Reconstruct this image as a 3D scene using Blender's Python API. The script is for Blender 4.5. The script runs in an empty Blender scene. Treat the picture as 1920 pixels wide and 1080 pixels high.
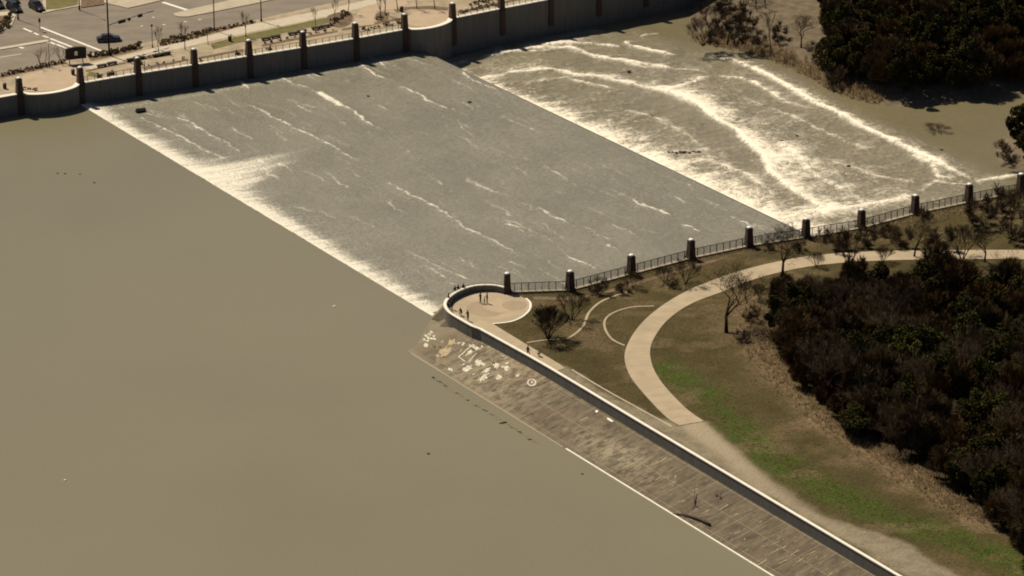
import bpy, bmesh, math, random
import numpy as np
from mathutils import Vector, Matrix, Quaternion, geometry
random.seed(7); RNG = np.random.default_rng(7)
sc = bpy.context.scene
COL = sc.collection
R = math.radians

# ------------------------------------------------------------------ camera, sky, sun, exposure
F_PX, CAM_H, PITCH = 6800.0, 231.0, math.atan(2740/6800)
cam = bpy.data.objects.new('camera', bpy.data.cameras.new('camera')); COL.objects.link(cam)
cam.location = (0, 0, CAM_H); cam.rotation_euler = (math.pi/2 - PITCH, 0, 0)
cam.data.sensor_width = 36; cam.data.lens = 36*F_PX/1920
cam.data.clip_start = 1; cam.data.clip_end = 30000
sc.camera = cam
SUN = Vector((-0.70*math.cos(R(55)), 0.714*math.cos(R(55)), math.sin(R(55))))
w = bpy.data.worlds.new('World'); sc.world = w; w.use_nodes = True
nt = w.node_tree; bg = nt.nodes['Background']
sky = nt.nodes.new('ShaderNodeTexSky'); sky.sky_type = 'NISHITA'; sky.sun_disc = False
sky.sun_elevation = R(55); sky.sun_rotation = R(-44); sky.dust_density = 1.0; sky.air_density = 0.6; sky.ozone_density = 0.3
nt.links.new(sky.outputs[0], bg.inputs[0]); bg.inputs[1].default_value = 0.05
sl = bpy.data.lights.new('sun', 'SUN'); sl.energy = 5.0; sl.angle = R(0.5); sl.color = (1.0, 0.90, 0.71)
so = bpy.data.objects.new('sun', sl); COL.objects.link(so); so.location = (0, 700, 300)
so.rotation_mode = 'QUATERNION'; so.rotation_quaternion = SUN.to_track_quat('Z', 'Y')
sc.view_settings.view_transform = 'Standard'; sc.view_settings.look = 'None'
sc.view_settings.exposure = 0.05; sc.view_settings.gamma = 1
sc.render.engine = 'CYCLES'
sc.cycles.max_bounces = 5; sc.cycles.filter_width = 1.9
try:
    sc.cycles.use_denoising = True
except Exception: pass

# ------------------------------------------------------------------ pixel -> place
CP, SP = math.cos(PITCH), math.sin(PITCH)
def P(x, y, z=0.0):
    a = (x-960)/F_PX; b = -(y-540)/F_PX
    d = (a, CP + b*SP, -SP + b*CP); t = (z-CAM_H)/d[2]
    return Vector((d[0]*t, d[1]*t, z))
def PX(pts, z=0.0): return [P(x, y, z) for x, y in pts]
A0 = P(165, 205, 0); AU = R(-56.8)
U = Vector((math.cos(AU), math.sin(AU), 0)); V = Vector((-U.y, U.x, 0))
def UV(p): d = p - A0; return (d.x*U.x + d.y*U.y, d.x*V.x + d.y*V.y)
def W(u, v, z=0.0): q = A0 + U*u + V*v; return Vector((q.x, q.y, z))

# ------------------------------------------------------------------ materials
def nodes(name):
    m = bpy.data.materials.new(name); m.use_nodes = True
    t = m.node_tree; return m, t, t.nodes['Principled BSDF']
def N(t, kind, **kw):
    n = t.nodes.new(kind)
    for k, v in kw.items(): setattr(n, k, v)
    return n
def coords(t, scale=(1, 1, 1)):
    c = N(t, 'ShaderNodeTexCoord'); mp = N(t, 'ShaderNodeMapping'); mp.inputs['Scale'].default_value = scale
    t.links.new(c.outputs['Object'], mp.inputs[0]); return mp.outputs[0]
def noise(t, vec, scale, detail=4, rough=0.6, dist=0.0):
    n = N(t, 'ShaderNodeTexNoise'); n.inputs['Scale'].default_value = scale; n.inputs['Detail'].default_value = detail
    n.inputs['Roughness'].default_value = rough; n.inputs['Distortion'].default_value = dist
    t.links.new(vec, n.inputs['Vector']); return n.outputs['Fac']
def ramp(t, fac, stops):
    r = N(t, 'ShaderNodeValToRGB'); e = r.color_ramp.elements
    while len(e) < len(stops): e.new(0.5)
    for el, (p, c) in zip(e, stops):
        el.position = p; el.color = (*c, 1) if len(c) == 3 else c
    t.links.new(fac, r.inputs[0]); return r.outputs[0]
def mixc(t, fac, a, b, mode='MIX'):
    m = N(t, 'ShaderNodeMix', data_type='RGBA', blend_type=mode)
    for s, v in ((m.inputs[0], fac), (m.inputs[6], a), (m.inputs[7], b)):
        if hasattr(v, 'is_output') or hasattr(v, 'links'): t.links.new(v, s)
        elif isinstance(v, (int, float)): s.default_value = v
        else: s.default_value = (*v, 1)
    return m.outputs[2]
def mth(t, op, a, b=None, clamp=False):
    m = N(t, 'ShaderNodeMath', operation=op, use_clamp=clamp)
    for s, v in ((m.inputs[0], a), (m.inputs[1], b)):
        if v is None: continue
        if isinstance(v, (int, float)): s.default_value = v
        else: t.links.new(v, s)
    return m.outputs[0]
def maprange(t, v, a, b, c=0.0, d=1.0):
    m = N(t, 'ShaderNodeMapRange', interpolation_type='SMOOTHSTEP')
    t.links.new(v, m.inputs[0])
    for i, x in zip((1, 2, 3, 4), (a, b, c, d)): m.inputs[i].default_value = x
    return m.outputs[0]
def bump(t, h, strength, dist, bsdf):
    b = N(t, 'ShaderNodeBump'); b.inputs['Strength'].default_value = strength; b.inputs['Distance'].default_value = dist
    t.links.new(h, b.inputs['Height']); t.links.new(b.outputs[0], bsdf.inputs['Normal'])
def attr(t, name): n = N(t, 'ShaderNodeAttribute'); n.attribute_name = name; return n.outputs['Fac']
def M(name, c1, c2, scale=1.0, rough=0.8, stretch=(1, 1, 1), bmp=0.0, bscale=None, spec=0.3, metal=0.0, detail=5):
    m, t, b = nodes(name)
    v = coords(t, stretch)
    f = noise(t, v, scale, detail)
    t.links.new(ramp(t, f, [(0.3, c1), (0.7, c2)]), b.inputs['Base Color'])
    b.inputs['Roughness'].default_value = rough; b.inputs['Specular IOR Level'].default_value = spec; b.inputs['Metallic'].default_value = metal
    if bmp: bump(t, noise(t, v, bscale or scale*4, 3), 1.0, bmp, b)
    return m
def leaf_mat(name, c1, c2, scale=0.9, thin=False):
    m, t, b = nodes(name)
    v = coords(t); oi = N(t, 'ShaderNodeObjectInfo')
    f = mth(t, 'ADD', mth(t, 'MULTIPLY', noise(t, v, scale, 3), 0.8), mth(t, 'MULTIPLY', oi.outputs['Random'], 0.35))
    col_ = ramp(t, f, [(0.3, c1), (0.75, c2)]); t.links.new(col_, b.inputs['Base Color'])
    if thin:
        tr = N(t, 'ShaderNodeBsdfTranslucent'); t.links.new(col_, tr.inputs[0]); ms = N(t, 'ShaderNodeMixShader'); ms.inputs[0].default_value = .5
        t.links.new(b.outputs[0], ms.inputs[1]); t.links.new(tr.outputs[0], ms.inputs[2]); t.links.new(ms.outputs[0], t.nodes['Material Output'].inputs[0])
    b.inputs['Roughness'].default_value = 1.0; b.inputs['Specular IOR Level'].default_value = 0.0
    return m

MAT = {}
MAT['concrete'] = M('concrete', (.36, .30, .22), (.46, .39, .29), 0.5, .85, bmp=.01)
MAT['coping'] = M('coping_concrete', (.68, .63, .54), (.82, .77, .67), 1.2, .8)
MAT['tan'] = M('tan_paving', (.33, .260, .174), (.43, .342, .232), 0.30, .85)
MAT['promenade'] = M('promenade_paving', (.24, .185, .12), (.41, .325, .22), 0.45, .85)
MAT['pinkpave'] = M('pink_paving', (.37, .277, .187), (.44, .335, .23), 0.35, .85)
MAT['browndisc'] = M('brown_paving', (.29, .22, .145), (.35, .265, .175), 0.8, .85)
MAT['asphalt'] = M('asphalt', (.165, .135, .105), (.235, .195, .15), 0.16, .9, stretch=(1, 2.2, 1))
MAT['kerb'] = M('kerb_concrete', (.42, .36, .27), (.52, .45, .34), 1.0, .85)
MAT['paint'] = M('road_paint', (.62, .58, .50), (.8, .76, .66), 2.0, .7)
MAT['lawn'] = M('lawn', (.105, .092, .030), (.165, .14, .05), 0.5, .95, bmp=.03)
MAT['mulch'] = M('mulch', (.10, .062, .038), (.19, .13, .08), 1.5, .95, bmp=.05)
MAT['pillar'] = M('brown_stone', (.050, .030, .021), (.085, .055, .038), 2.5, .85, bmp=.02)
MAT['globe'] = M('white_globe', (.82, .80, .74), (.86, .84, .78), 1, .4)
MAT['black'] = M('black_metal', (.018, .015, .013), (.03, .026, .022), 3, .5)
MAT['grey'] = M('grey_metal', (.16, .15, .14), (.24, .22, .2), 3, .45, metal=.4)
MAT['bench'] = M('dark_timber', (.022, .016, .012), (.04, .028, .02), 3, .7)
MAT['white'] = M('white_paint', (.7, .68, .62), (.8, .78, .72), 2, .5)
MAT['bark'] = M('bark', (.022, .015, .010), (.050, .034, .024), 3, 1.0, spec=0.0)
MAT['twig'] = M('twig', (.052, .035, .018), (.105, .072, .040), 3, 1.0, spec=0.0)
MAT['paletwig'] = M('pale_twig', (.07, .050, .032), (.13, .095, .062), 3, 1.0, spec=0.0)
MAT['leafdark'] = leaf_mat('dark_leaf', (.018, .016, .006), (.050, .043, .016))
MAT['leafolive'] = leaf_mat('olive_leaf', (.030, .030, .008), (.070, .066, .019))
MAT['leafbrown'] = leaf_mat('brown_leaf', (.055, .033, .013), (.125, .078, .032))
MAT['shrub'] = leaf_mat('shrub_leaf', (.14, .105, .058), (.30, .235, .125))
MAT['drygrass'] = leaf_mat('dry_grass', (.22, .16, .095), (.44, .33, .20), thin=True)
MAT['wood'] = M('drift_wood', (.06, .04, .028), (.13, .095, .065), 4, .9)
MAT['rock'] = M('rock', (.05, .042, .033), (.12, .10, .078), 2, .9, bmp=.05)
MAT['glass'] = M('car_glass', (.02, .022, .025), (.03, .032, .035), 1, .08, spec=.6)
MAT['tyre'] = M('tyre', (.012, .011, .01), (.02, .018, .017), 4, .9)
MAT['cardark'] = M('dark_car_paint', (.018, .018, .02), (.022, .022, .025), 1, .25, spec=.6)
MAT['carsilver'] = M('silver_car_paint', (.10, .10, .105), (.12, .12, .125), 1, .25, spec=.6, metal=.4)
MAT['lamp'] = M('lamp_lens', (.75, .73, .68), (.8, .78, .72), 2, .2)
MAT['skin'] = M('skin', (.36, .21, .14), (.40, .24, .16), 4, .6)
MAT['clothdark'] = M('dark_cloth', (.015, .013, .013), (.03, .026, .025), 6, .9)
MAT['clothjean'] = M('dark_denim', (.02, .022, .03), (.035, .036, .045), 6, .9)
MAT['clothpale'] = M('pale_cloth', (.45, .42, .37), (.55, .52, .46), 6, .9)
MAT['hair'] = M('dark_hair', (.012, .008, .006), (.02, .014, .01), 6, .7)
MAT['paintwhite'] = M('faded_white_paint', (.22, .18, .115), (.86, .80, .66), 2.4, .85)
MAT['paintcream'] = M('faded_cream_paint', (.26, .19, .11), (.52, .41, .26), 2.6, .85)
MAT['paintgrey'] = M('faded_grey_paint', (.14, .105, .06), (.27, .22, .14), 2.4, .85)

MAT['wetcon'] = M('wet_concrete', (.135, .108, .066), (.20, .165, .105), .9, .7)
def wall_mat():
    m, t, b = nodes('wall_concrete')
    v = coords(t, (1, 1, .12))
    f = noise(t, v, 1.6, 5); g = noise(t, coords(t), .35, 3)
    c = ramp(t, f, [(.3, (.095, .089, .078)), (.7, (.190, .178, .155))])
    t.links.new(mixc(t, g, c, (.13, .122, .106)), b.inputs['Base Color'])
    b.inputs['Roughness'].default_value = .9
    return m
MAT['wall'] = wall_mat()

def lake_mat():
    m, t, b = nodes('silty_water')
    v = coords(t)
    c = ramp(t, noise(t, v, .012, 3), [(.30, (.186, .164, .105)), (.70, (.209, .184, .119))])
    t.links.new(c, b.inputs['Base Color'])
    b.inputs['Roughness'].default_value = .16; b.inputs['Specular IOR Level'].default_value = .3
    b1 = noise(t, coords(t, (1, 1.6, 1)), 1.1, 3)
    bump(t, mth(t, 'ADD', b1, noise(t, coords(t, (1, 1.4, 1)), 3.5, 3)), .6, .07, b)
    return m
MAT['lake'] = lake_mat()

def rapid_mat(name, c1, c2, foamc, speck, bs, stretch, dk=.6):
    m, t, b = nodes(name)
    v = coords(t); vs = coords(t, stretch)
    base = ramp(t, noise(t, v, .06, 3), [(.35, c1), (.65, c2)])
    fine = noise(t, vs, bs, 5, .65); fine2 = noise(t, v, bs*2.4, 3, .6)
    rr_ = attr(t, 'rough'); base = mixc(t, rr_, (.165, .139, .076), base)
    fo = attr(t, 'foam')
    rg_ = attr(t, 'rough'); vfine = noise(t, vs, bs*4.5, 2, .6)
    n = mth(t, 'ADD', mth(t, 'ADD', mth(t, 'MULTIPLY', fine, .40), mth(t, 'MULTIPLY', fine2, .30)), mth(t, 'MULTIPLY', vfine, .30))
    k = mth(t, 'MULTIPLY', fo, maprange(t, n, .42, .58, .55, 1.25))
    f = maprange(t, k, .12, .95)
    sp = mth(t, 'MULTIPLY', maprange(t, n, speck, speck + .06, 0, .55), maprange(t, fo, -.02, .25, .15, 1.0))  # foam specks, with the sparkle of ripples painted into the colour
    sp = mth(t, 'MULTIPLY', sp, rg_)
    f = mth(t, 'MAXIMUM', f, sp)
    base = mixc(t, mth(t, 'MULTIPLY', maprange(t, n, .53, .43, .0, .85), rg_), base, mixc(t, dk, base, (.07, .062, .044)))  # wave troughs painted darker, ripple shading put into the colour
    t.links.new(mixc(t, f, base, foamc), b.inputs['Base Color'])
    r = mth(t, 'MULTIPLY', maprange(t, f, 0, 1, .30, .8), maprange(t, rr_, 0, 1, .5, 1.0)); t.links.new(r, b.inputs['Roughness'])
    b.inputs['Specular IOR Level'].default_value = .3
    bump(t, n, 1.0, .20, b)
    return m
MAT['chute'] = rapid_mat('chute_water', (.205, .186, .138), (.252, .229, .171), (.78, .72, .60), .548, 2.3, (.8, 1.0, 1), .50)
MAT['river'] = rapid_mat('river_water', (.205, .178, .118), (.260, .226, .156), (.90, .80, .65), .545, 1.3, (1.0, .8, 1), .50)

def bank_mat():
    m, t, b = nodes('winter_grass')
    v = coords(t)
    n1 = noise(t, v, .10, 5); n2 = noise(t, v, 1.6, 4, .7)
    c = ramp(t, n1, [(.3, (.062, .049, .019)), (.5, (.088, .068, .028)), (.72, (.122, .090, .041))])
    g = mth(t, 'MULTIPLY', attr(t, 'green'), maprange(t, noise(t, v, .55, 5, .7), .36, .60, .25, 1.25), True)
    c = mixc(t, g, c, (.066, .090, .016))
    d = mth(t, 'MULTIPLY', attr(t, 'dry'), maprange(t, n2, .3, .62, .2, 1.1), True)
    c = mixc(t, d, c, (.24, .165, .098))
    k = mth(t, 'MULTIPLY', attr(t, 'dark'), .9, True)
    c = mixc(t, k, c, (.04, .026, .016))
    n3 = noise(t, v, 3.2, 3, .7)
    c = mixc(t, maprange(t, n3, .44, .58, 0, .95), c, mixc(t, .55, c, (.03, .024, .010)))
    gr = mth(t, 'MULTIPLY', attr(t, 'gravel'), maprange(t, n2, .3, .55, .8, 1.0), True)
    c = mixc(t, gr, c, mixc(t, maprange(t, noise(t, v, .5, 5, .7), .35, .65), (.190, .158, .108), (.270, .222, .152)))
    c = mixc(t, mth(t, 'MULTIPLY', attr(t, 'track'), maprange(t, n2, .2, .5, .7, 1.0), True), c, (.35, .285, .198))
    t.links.new(c, b.inputs['Base Color'])
    b.inputs['Roughness'].default_value = .95; b.inputs['Specular IOR Level'].default_value = .1
    bump(t, noise(t, v, 2.2, 4, .7), 1.0, .22, b)
    return m
MAT['bank'] = bank_mat()
MAT['mud'] = M('river_bank_soil', (.085, .064, .038), (.18, .138, .088), .5, .95, bmp=.08)
MAT['ground'] = M('far_ground', (.10, .08, .045), (.17, .135, .08), .05, .95)

def apron_mat():
    m, t, b = nodes('stained_concrete')
    v = coords(t)                                   # local x along the wall, y down the slope
    st = noise(t, coords(t, (1, .28, 1)), .80, 6, .68)
    st2 = noise(t, coords(t, (1, .30, 1)), 1.9, 5, .65)
    big = noise(t, v, .10, 4)
    c = ramp(t, st, [(.34, (.040, .028, .014)), (.47, (.080, .058, .031)), (.60, (.112, .084, .047)), (.74, (.20, .155, .092))])
    c = mixc(t, maprange(t, big, .52, .70, 0, .55), c, (.145, .082, .05))
    c = mixc(t, maprange(t, st2, .58, .68, 0, .5), c, (.26, .21, .135))
    c = mixc(t, maprange(t, st2, .42, .30, 0, .7), c, (.06, .044, .028))
    br = N(t, 'ShaderNodeTexBrick'); br.inputs['Scale'].default_value = 1
    br.inputs['Brick Width'].default_value = 3.6; br.inputs['Row Height'].default_value = 4.2; br.inputs['Mortar Size'].default_value = .05
    br.offset = 0; t.links.new(v, br.inputs[0])
    c = mixc(t, mth(t, 'MULTIPLY', br.outputs['Fac'], .85), c, (.25, .195, .125))
    c = mixc(t, maprange(t, noise(t, v, 1.3, 5, .7), .50, .66, 0, .6), c, (.055, .040, .024))
    c = mixc(t, mth(t, 'MULTIPLY', attr(t, 'pale'), maprange(t, noise(t, coords(t, (1, .5, 1)), .9, 5, .7), .40, .58), True), c, (.30, .245, .16))
    fade = attr(t, 'wet')
    c = mixc(t, fade, c, (.20, .155, .095))
    t.links.new(c, b.inputs['Base Color']); b.inputs['Roughness'].default_value = .85
    bump(t, st2, .6, .04, b)
    return m
MAT['apron'] = apron_mat()

# ------------------------------------------------------------------ builders
class MB:
    def __init__(s): s.v = []; s.f = []; s.m = []
    def add(s, vs, fs, mi=0):
        o = len(s.v); s.v += [tuple(x) for x in vs]; s.f += [tuple(i+o for i in f) for f in fs]; s.m += [mi]*len(fs); return s
    def box(s, c, d, rz=0, mi=0, top=1.0):
        x, y, z = d[0]/2, d[1]/2, d[2]/2; ca, sa = math.cos(rz), math.sin(rz); vs = []
        for k in (-1, 1):
            f = top if k > 0 else 1
            for a, b_ in ((-1, -1), (1, -1), (1, 1), (-1, 1)):
                px, py = a*x*f, b_*y*f
                vs.append((c[0]+px*ca-py*sa, c[1]+px*sa+py*ca, c[2]+k*z))
        return s.add(vs, [(3, 2, 1, 0), (4, 5, 6, 7), (0, 1, 5, 4), (1, 2, 6, 5), (2, 3, 7, 6), (3, 0, 4, 7)], mi)
    def tube(s, pts, rad, n=6, mi=0, caps=True):
        pts = [Vector(p) for p in pts]; vs = []; fs = []
        for i, p in enumerate(pts):
            d = (pts[min(i+1, len(pts)-1)] - pts[max(i-1, 0)]).normalized()
            q = d.to_track_quat('Z', 'Y'); r = rad[i] if hasattr(rad, '__len__') else rad
            for k in range(n):
                a = 2*math.pi*k/n
                vs.append(p + q @ Vector((r*math.cos(a), r*math.sin(a), 0)))
        for i in range(len(pts)-1):
            for k in range(n):
                a = i*n+k; b_ = i*n+(k+1) % n; fs.append((a, b_, b_+n, a+n))
        if caps:
            fs.append(tuple(range(n-1, -1, -1))); fs.append(tuple(range((len(pts)-1)*n, len(pts)*n)))
        return s.add(vs, fs, mi)
    def lathe(s, prof, n=12, c=(0, 0, 0), mi=0):
        vs = []; fs = []
        for r, z in prof:
            for k in range(n):
                a = 2*math.pi*k/n; vs.append((c[0]+r*math.cos(a), c[1]+r*math.sin(a), c[2]+z))
        for i in range(len(prof)-1):
            for k in range(n):
                a = i*n+k; b_ = i*n+(k+1) % n; fs.append((a, b_, b_+n, a+n))
        fs.append(tuple(range(n-1, -1, -1))); fs.append(tuple(range((len(prof)-1)*n, len(prof)*n)))
        return s.add(vs, fs, mi)
    def prism(s, poly, z0, z1, mi=0):
        n = len(poly); ar = sum(poly[i][0]*poly[(i+1) % n][1]-poly[(i+1) % n][0]*poly[i][1] for i in range(n))
        if ar < 0: poly = poly[::-1]
        vs = [(p[0], p[1], z0) for p in poly] + [(p[0], p[1], z1) for p in poly]
        fs = [tuple(range(n-1, -1, -1)), tuple(range(n, 2*n))] + [(i, (i+1) % n, (i+1) % n+n, i+n) for i in range(n)]
        return s.add(vs, fs, mi)
    def blob(s, c, r, n=8, mi=0, jit=.15, rnd=random):
        vs = []; fs = []; m = max(4, n//2)
        for i in range(m+1):
            ph = math.pi*i/m
            for k in range(n):
                a = 2*math.pi*k/n; j = 1+rnd.uniform(-jit, jit)
                vs.append((c[0]+r[0]*j*math.sin(ph)*math.cos(a), c[1]+r[1]*j*math.sin(ph)*math.sin(a), c[2]+r[2]*math.cos(ph)))
        for i in range(m):
            for k in range(n):
                a = i*n+k; b_ = i*n+(k+1) % n; fs.append((a, a+n, b_+n, b_))
        return s.add(vs, fs, mi)
    def mesh(s, name, smooth=False):
        me = bpy.data.meshes.new(name); me.from_pydata(s.v, [], s.f)
        me.polygons.foreach_set('material_index', s.m)
        if smooth: me.polygons.foreach_set('use_smooth', [True]*len(s.f))
        me.update(); return me
    def build(s, name, mats, parent=None, smooth=False):
        me = s.mesh(name, smooth)
        for m in (mats if isinstance(mats, (list, tuple)) else [mats]): me.materials.append(m)
        return link(name, me, parent)
def link(name, me, parent=None):
    o = bpy.data.objects.new(name, me); COL.objects.link(o)
    if parent: o.parent = parent
    return o
def tag(o, label=None, cat=None, group=None, kind=None):
    if label: o['label'] = label
    if cat: o['category'] = cat
    if group: o['group'] = group
    if kind: o['kind'] = kind
    return o
def thing(name, loc, rz, label, cat, group=None):
    o = bpy.data.objects.new(name, None); COL.objects.link(o); o.empty_display_size = .2
    o.location = loc; o.rotation_euler = (0, 0, rz); return tag(o, label, cat, group, 'thing')
def copy_tree(o, parent=None):
    c = o.copy(); COL.objects.link(c); c.parent = parent
    for ch in [k for k in COL.objects if k.parent == o]: copy_tree(ch, c)
    return c
KIDS = {}
def dup(root, loc, rz, label, s=1.0, group=None):
    c = root.copy(); COL.objects.link(c); c.location = loc; c.rotation_euler = (0, 0, rz); c.scale = (s, s, s) if not hasattr(s, '__len__') else s
    c['label'] = label
    if group: c['group'] = group
    for ch in root.children:
        k = ch.copy(); COL.objects.link(k); k.parent = c
        for g in ch.children:
            h = g.copy(); COL.objects.link(h); h.parent = k
    return c
class Placer:
    """the first call uses the prototype itself, later calls copy it"""
    def __init__(s, root): s.root = root; s.used = False
    def put(s, loc, rz, label, sc_=1.0, group=None):
        if s.used: return dup(s.root, loc, rz, label, sc_, group)
        s.used = True; o = s.root; o.location = loc; o.rotation_euler = (0, 0, rz); o['label'] = label
        o.scale = (sc_, sc_, sc_) if not hasattr(sc_, '__len__') else sc_
        if group: o['group'] = group
        return o
def sheet(name, poly, z, mat, skirt=0.0, kind='structure', parent=None):
    b = MB()
    if skirt: b.prism([(p[0], p[1]) for p in poly], z-skirt, z)
    else:
        n = len(poly); ar = sum(poly[i][0]*poly[(i+1) % n][1]-poly[(i+1) % n][0]*poly[i][1] for i in range(n))
        pl = poly if ar > 0 else poly[::-1]
        b.add([(p[0], p[1], z) for p in pl], [tuple(range(n))])
    o = b.build(name, mat, parent)
    if kind and not parent: o['kind'] = kind
    bm = bmesh.new(); bm.from_mesh(o.data); bmesh.ops.triangulate(bm, faces=[f for f in bm.faces if len(f.verts) > 4]); bm.to_mesh(o.data); bm.free()
    return o
def smooth(pts, n=6, closed=False):
    pts = [Vector(p) for p in pts]; out = []; m = len(pts)
    rng = range(m) if closed else range(m-1)
    for i in rng:
        p0 = pts[(i-1) % m] if closed or i > 0 else pts[0]
        p1 = pts[i]; p2 = pts[(i+1) % m]; p3 = pts[(i+2) % m] if closed or i+2 < m else pts[-1]
        for k in range(n):
            t = k/n
            out.append(.5*((2*p1)+(p2-p0)*t+(2*p0-5*p1+4*p2-p3)*t*t+(3*p1-p0-3*p2+p3)*t**3))
    if not closed: out.append(pts[-1])
    return out
def S2(pts, n=5): return [(p.x, p.y) for p in smooth([(x, y, 0) for x, y in pts], n)]
def ribbon(pts, width):
    pts = [Vector((p[0], p[1], 0)) for p in pts]; L = []; Rr = []
    for i, p in enumerate(pts):
        d = (pts[min(i+1, len(pts)-1)]-pts[max(i-1, 0)]).normalized(); n = Vector((-d.y, d.x, 0))*width/2
        L.append(p+n); Rr.append(p-n)
    return L + Rr[::-1]
def seg_dist(X, Y, poly):
    """distance to a polyline and the side (positive: left of its direction)"""
    D = np.full(X.shape, 1e9); S = np.zeros(X.shape); T = np.zeros(X.shape); acc = 0
    for (ax, ay), (bx, by) in zip(poly, poly[1:]):
        dx, dy = bx-ax, by-ay; L2 = dx*dx+dy*dy+1e-9
        t = np.clip(((X-ax)*dx+(Y-ay)*dy)/L2, 0, 1)
        ex, ey = X-ax-t*dx, Y-ay-t*dy; d = np.hypot(ex, ey)
        k = d < D; D = np.where(k, d, D); S = np.where(k, np.sign(dx*ey-dy*ex), S); T = np.where(k, acc+t*math.sqrt(L2), T); acc += math.sqrt(L2)
    return D, S, T/max(acc, 1e-6)
def inside(X, Y, poly):
    c = np.zeros(X.shape, bool); n = len(poly)
    for i in range(n):
        ax, ay = poly[i][:2]; bx, by = poly[(i+1) % n][:2]
        if ay == by: continue
        c ^= ((ay > Y) != (by > Y)) & (X < (bx-ax)*(Y-ay)/(by-ay)+ax)
    return c
def vnoise(x, y, seed=0):
    xi = np.floor(x).astype(np.int64); yi = np.floor(y).astype(np.int64); fx = x-xi; fy = y-yi
    fx = fx*fx*(3-2*fx); fy = fy*fy*(3-2*fy)
    def h(a, b):
        k = (a*374761393 + b*668265263 + seed*982451653) & 0xffffffff
        k = ((k ^ (k >> 13))*1274126177) & 0xffffffff
        return ((k ^ (k >> 16)) & 0xffff)/65535.0
    return (h(xi, yi)*(1-fx)+h(xi+1, yi)*fx)*(1-fy)+(h(xi, yi+1)*(1-fx)+h(xi+1, yi+1)*fx)*fy
def fbm(x, y, seed=0, o=4):
    s = 0; a = .5; t = 0
    for i in range(o): s = s+a*vnoise(x*2**i, y*2**i, seed+i); t += a; a *= .55
    return s/t
def grid_obj(name, X, Y, Z, mat, attrs, mask=None, loc=None, rz=0):
    ny, nx = X.shape; co = np.stack([X, Y, Z], -1).reshape(-1, 3)
    idx = np.arange(nx*ny).reshape(ny, nx)
    q = np.stack([idx[:-1, :-1], idx[:-1, 1:], idx[1:, 1:], idx[1:, :-1]], -1).reshape(-1, 4)
    if mask is not None:
        keep = mask.reshape(-1)[q].all(1); q = q[keep]
    used = np.unique(q); rem = -np.ones(nx*ny, np.int64); rem[used] = np.arange(len(used)); co = co[used]; q = rem[q]
    me = bpy.data.meshes.new(name); me.vertices.add(len(co)); me.vertices.foreach_set('co', co.ravel().astype(np.float32))
    me.loops.add(q.size); me.loops.foreach_set('vertex_index', q.ravel().astype(np.int32))
    me.polygons.add(len(q)); me.polygons.foreach_set('loop_start', (np.arange(len(q))*4).astype(np.int32))
    me.update(calc_edges=True); me.polygons.foreach_set('use_smooth', np.ones(len(q), bool))
    for k, a in attrs.items():
        at = me.attributes.new(k, 'FLOAT', 'POINT'); at.data.foreach_set('value', a.reshape(-1)[used].astype(np.float32))
    me.materials.append(mat); me.validate()
    o = link(name, me)
    if loc is not None: o.location = loc; o.rotation_euler = (0, 0, rz)
    return o

# ------------------------------------------------------------------ levels
Z_COPE = 4.2; Z_LAND = 3.0; Z_PROM = 3.64; Z_ROAD = 3.5; Z_POOL = -3.7
ss = lambda x, a, b: np.clip((x-a)/(b-a), 0, 1)**2*(3-2*np.clip((x-a)/(b-a), 0, 1))

# base ground and the lake
sheet('ground', [(-9000, -6000), (9000, -6000), (9000, 12000), (-9000, 12000)], -9.0, MAT['ground'])
wall_px = [(900, 616.5), (987, 664.5), (1028, 688), (1111, 737.5), (1200, 791), (1443, 935.5), (1686, 1080)]
wallpts = PX(wall_px, Z_COPE)
wdir = (wallpts[-1]-wallpts[0]).normalized()
wall_end = wallpts[-1] + wdir*160
lake = [W(-14, 0), W(124.5, 0), P(833, 580, 0), P(900, 630, 0) + V*1.5, wall_end, W(700, -200), W(700, -900), W(-200, -900), W(-120, -20)]
sheet('lake_water', [(p.x, p.y) for p in lake], 0.0, MAT['lake'])

# ------------------------------------------------------------------ spillway water (chute)
def lines_uv(lst, z): return [[UV(P(x, y, z)) for x, y in l] for l in lst]
du = .30
us = np.arange(-9, 133, du); vs_ = np.arange(0, 78.2, du)
UU, VV = np.meshgrid(us, vs_)
Vend = 74.3 + .017*UU
VV = VV*(Vend/ (vs_[-1]))
zc = -.32*ss(VV, 0, 6) - .33*VV/76 - .12*ss(VV, 70, 76)
fo = np.zeros_like(UU); hz = np.zeros_like(UU)
st = fbm(UU*1.3, VV*.11, 3, 4)
bandlen = 1.8 + 1.7*vnoise(UU*.12, VV*0+3, 5) + 1.2*vnoise(UU*.5, VV*0+7, 6)
pu, pv = UV(P(400, 340, -.3)); bandlen = bandlen + 10.5*np.exp(-((UU-pu+VV*.25)/6.5)**2)*(.55+.9*vnoise(UU*.33, VV*0+1, 9)) 
band = np.exp(-(VV/bandlen)**1.6)
fo += band*(.95+1.0*(st-.45)) + .10*np.exp(-VV/12)*ss(st, .5, .62)
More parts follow.
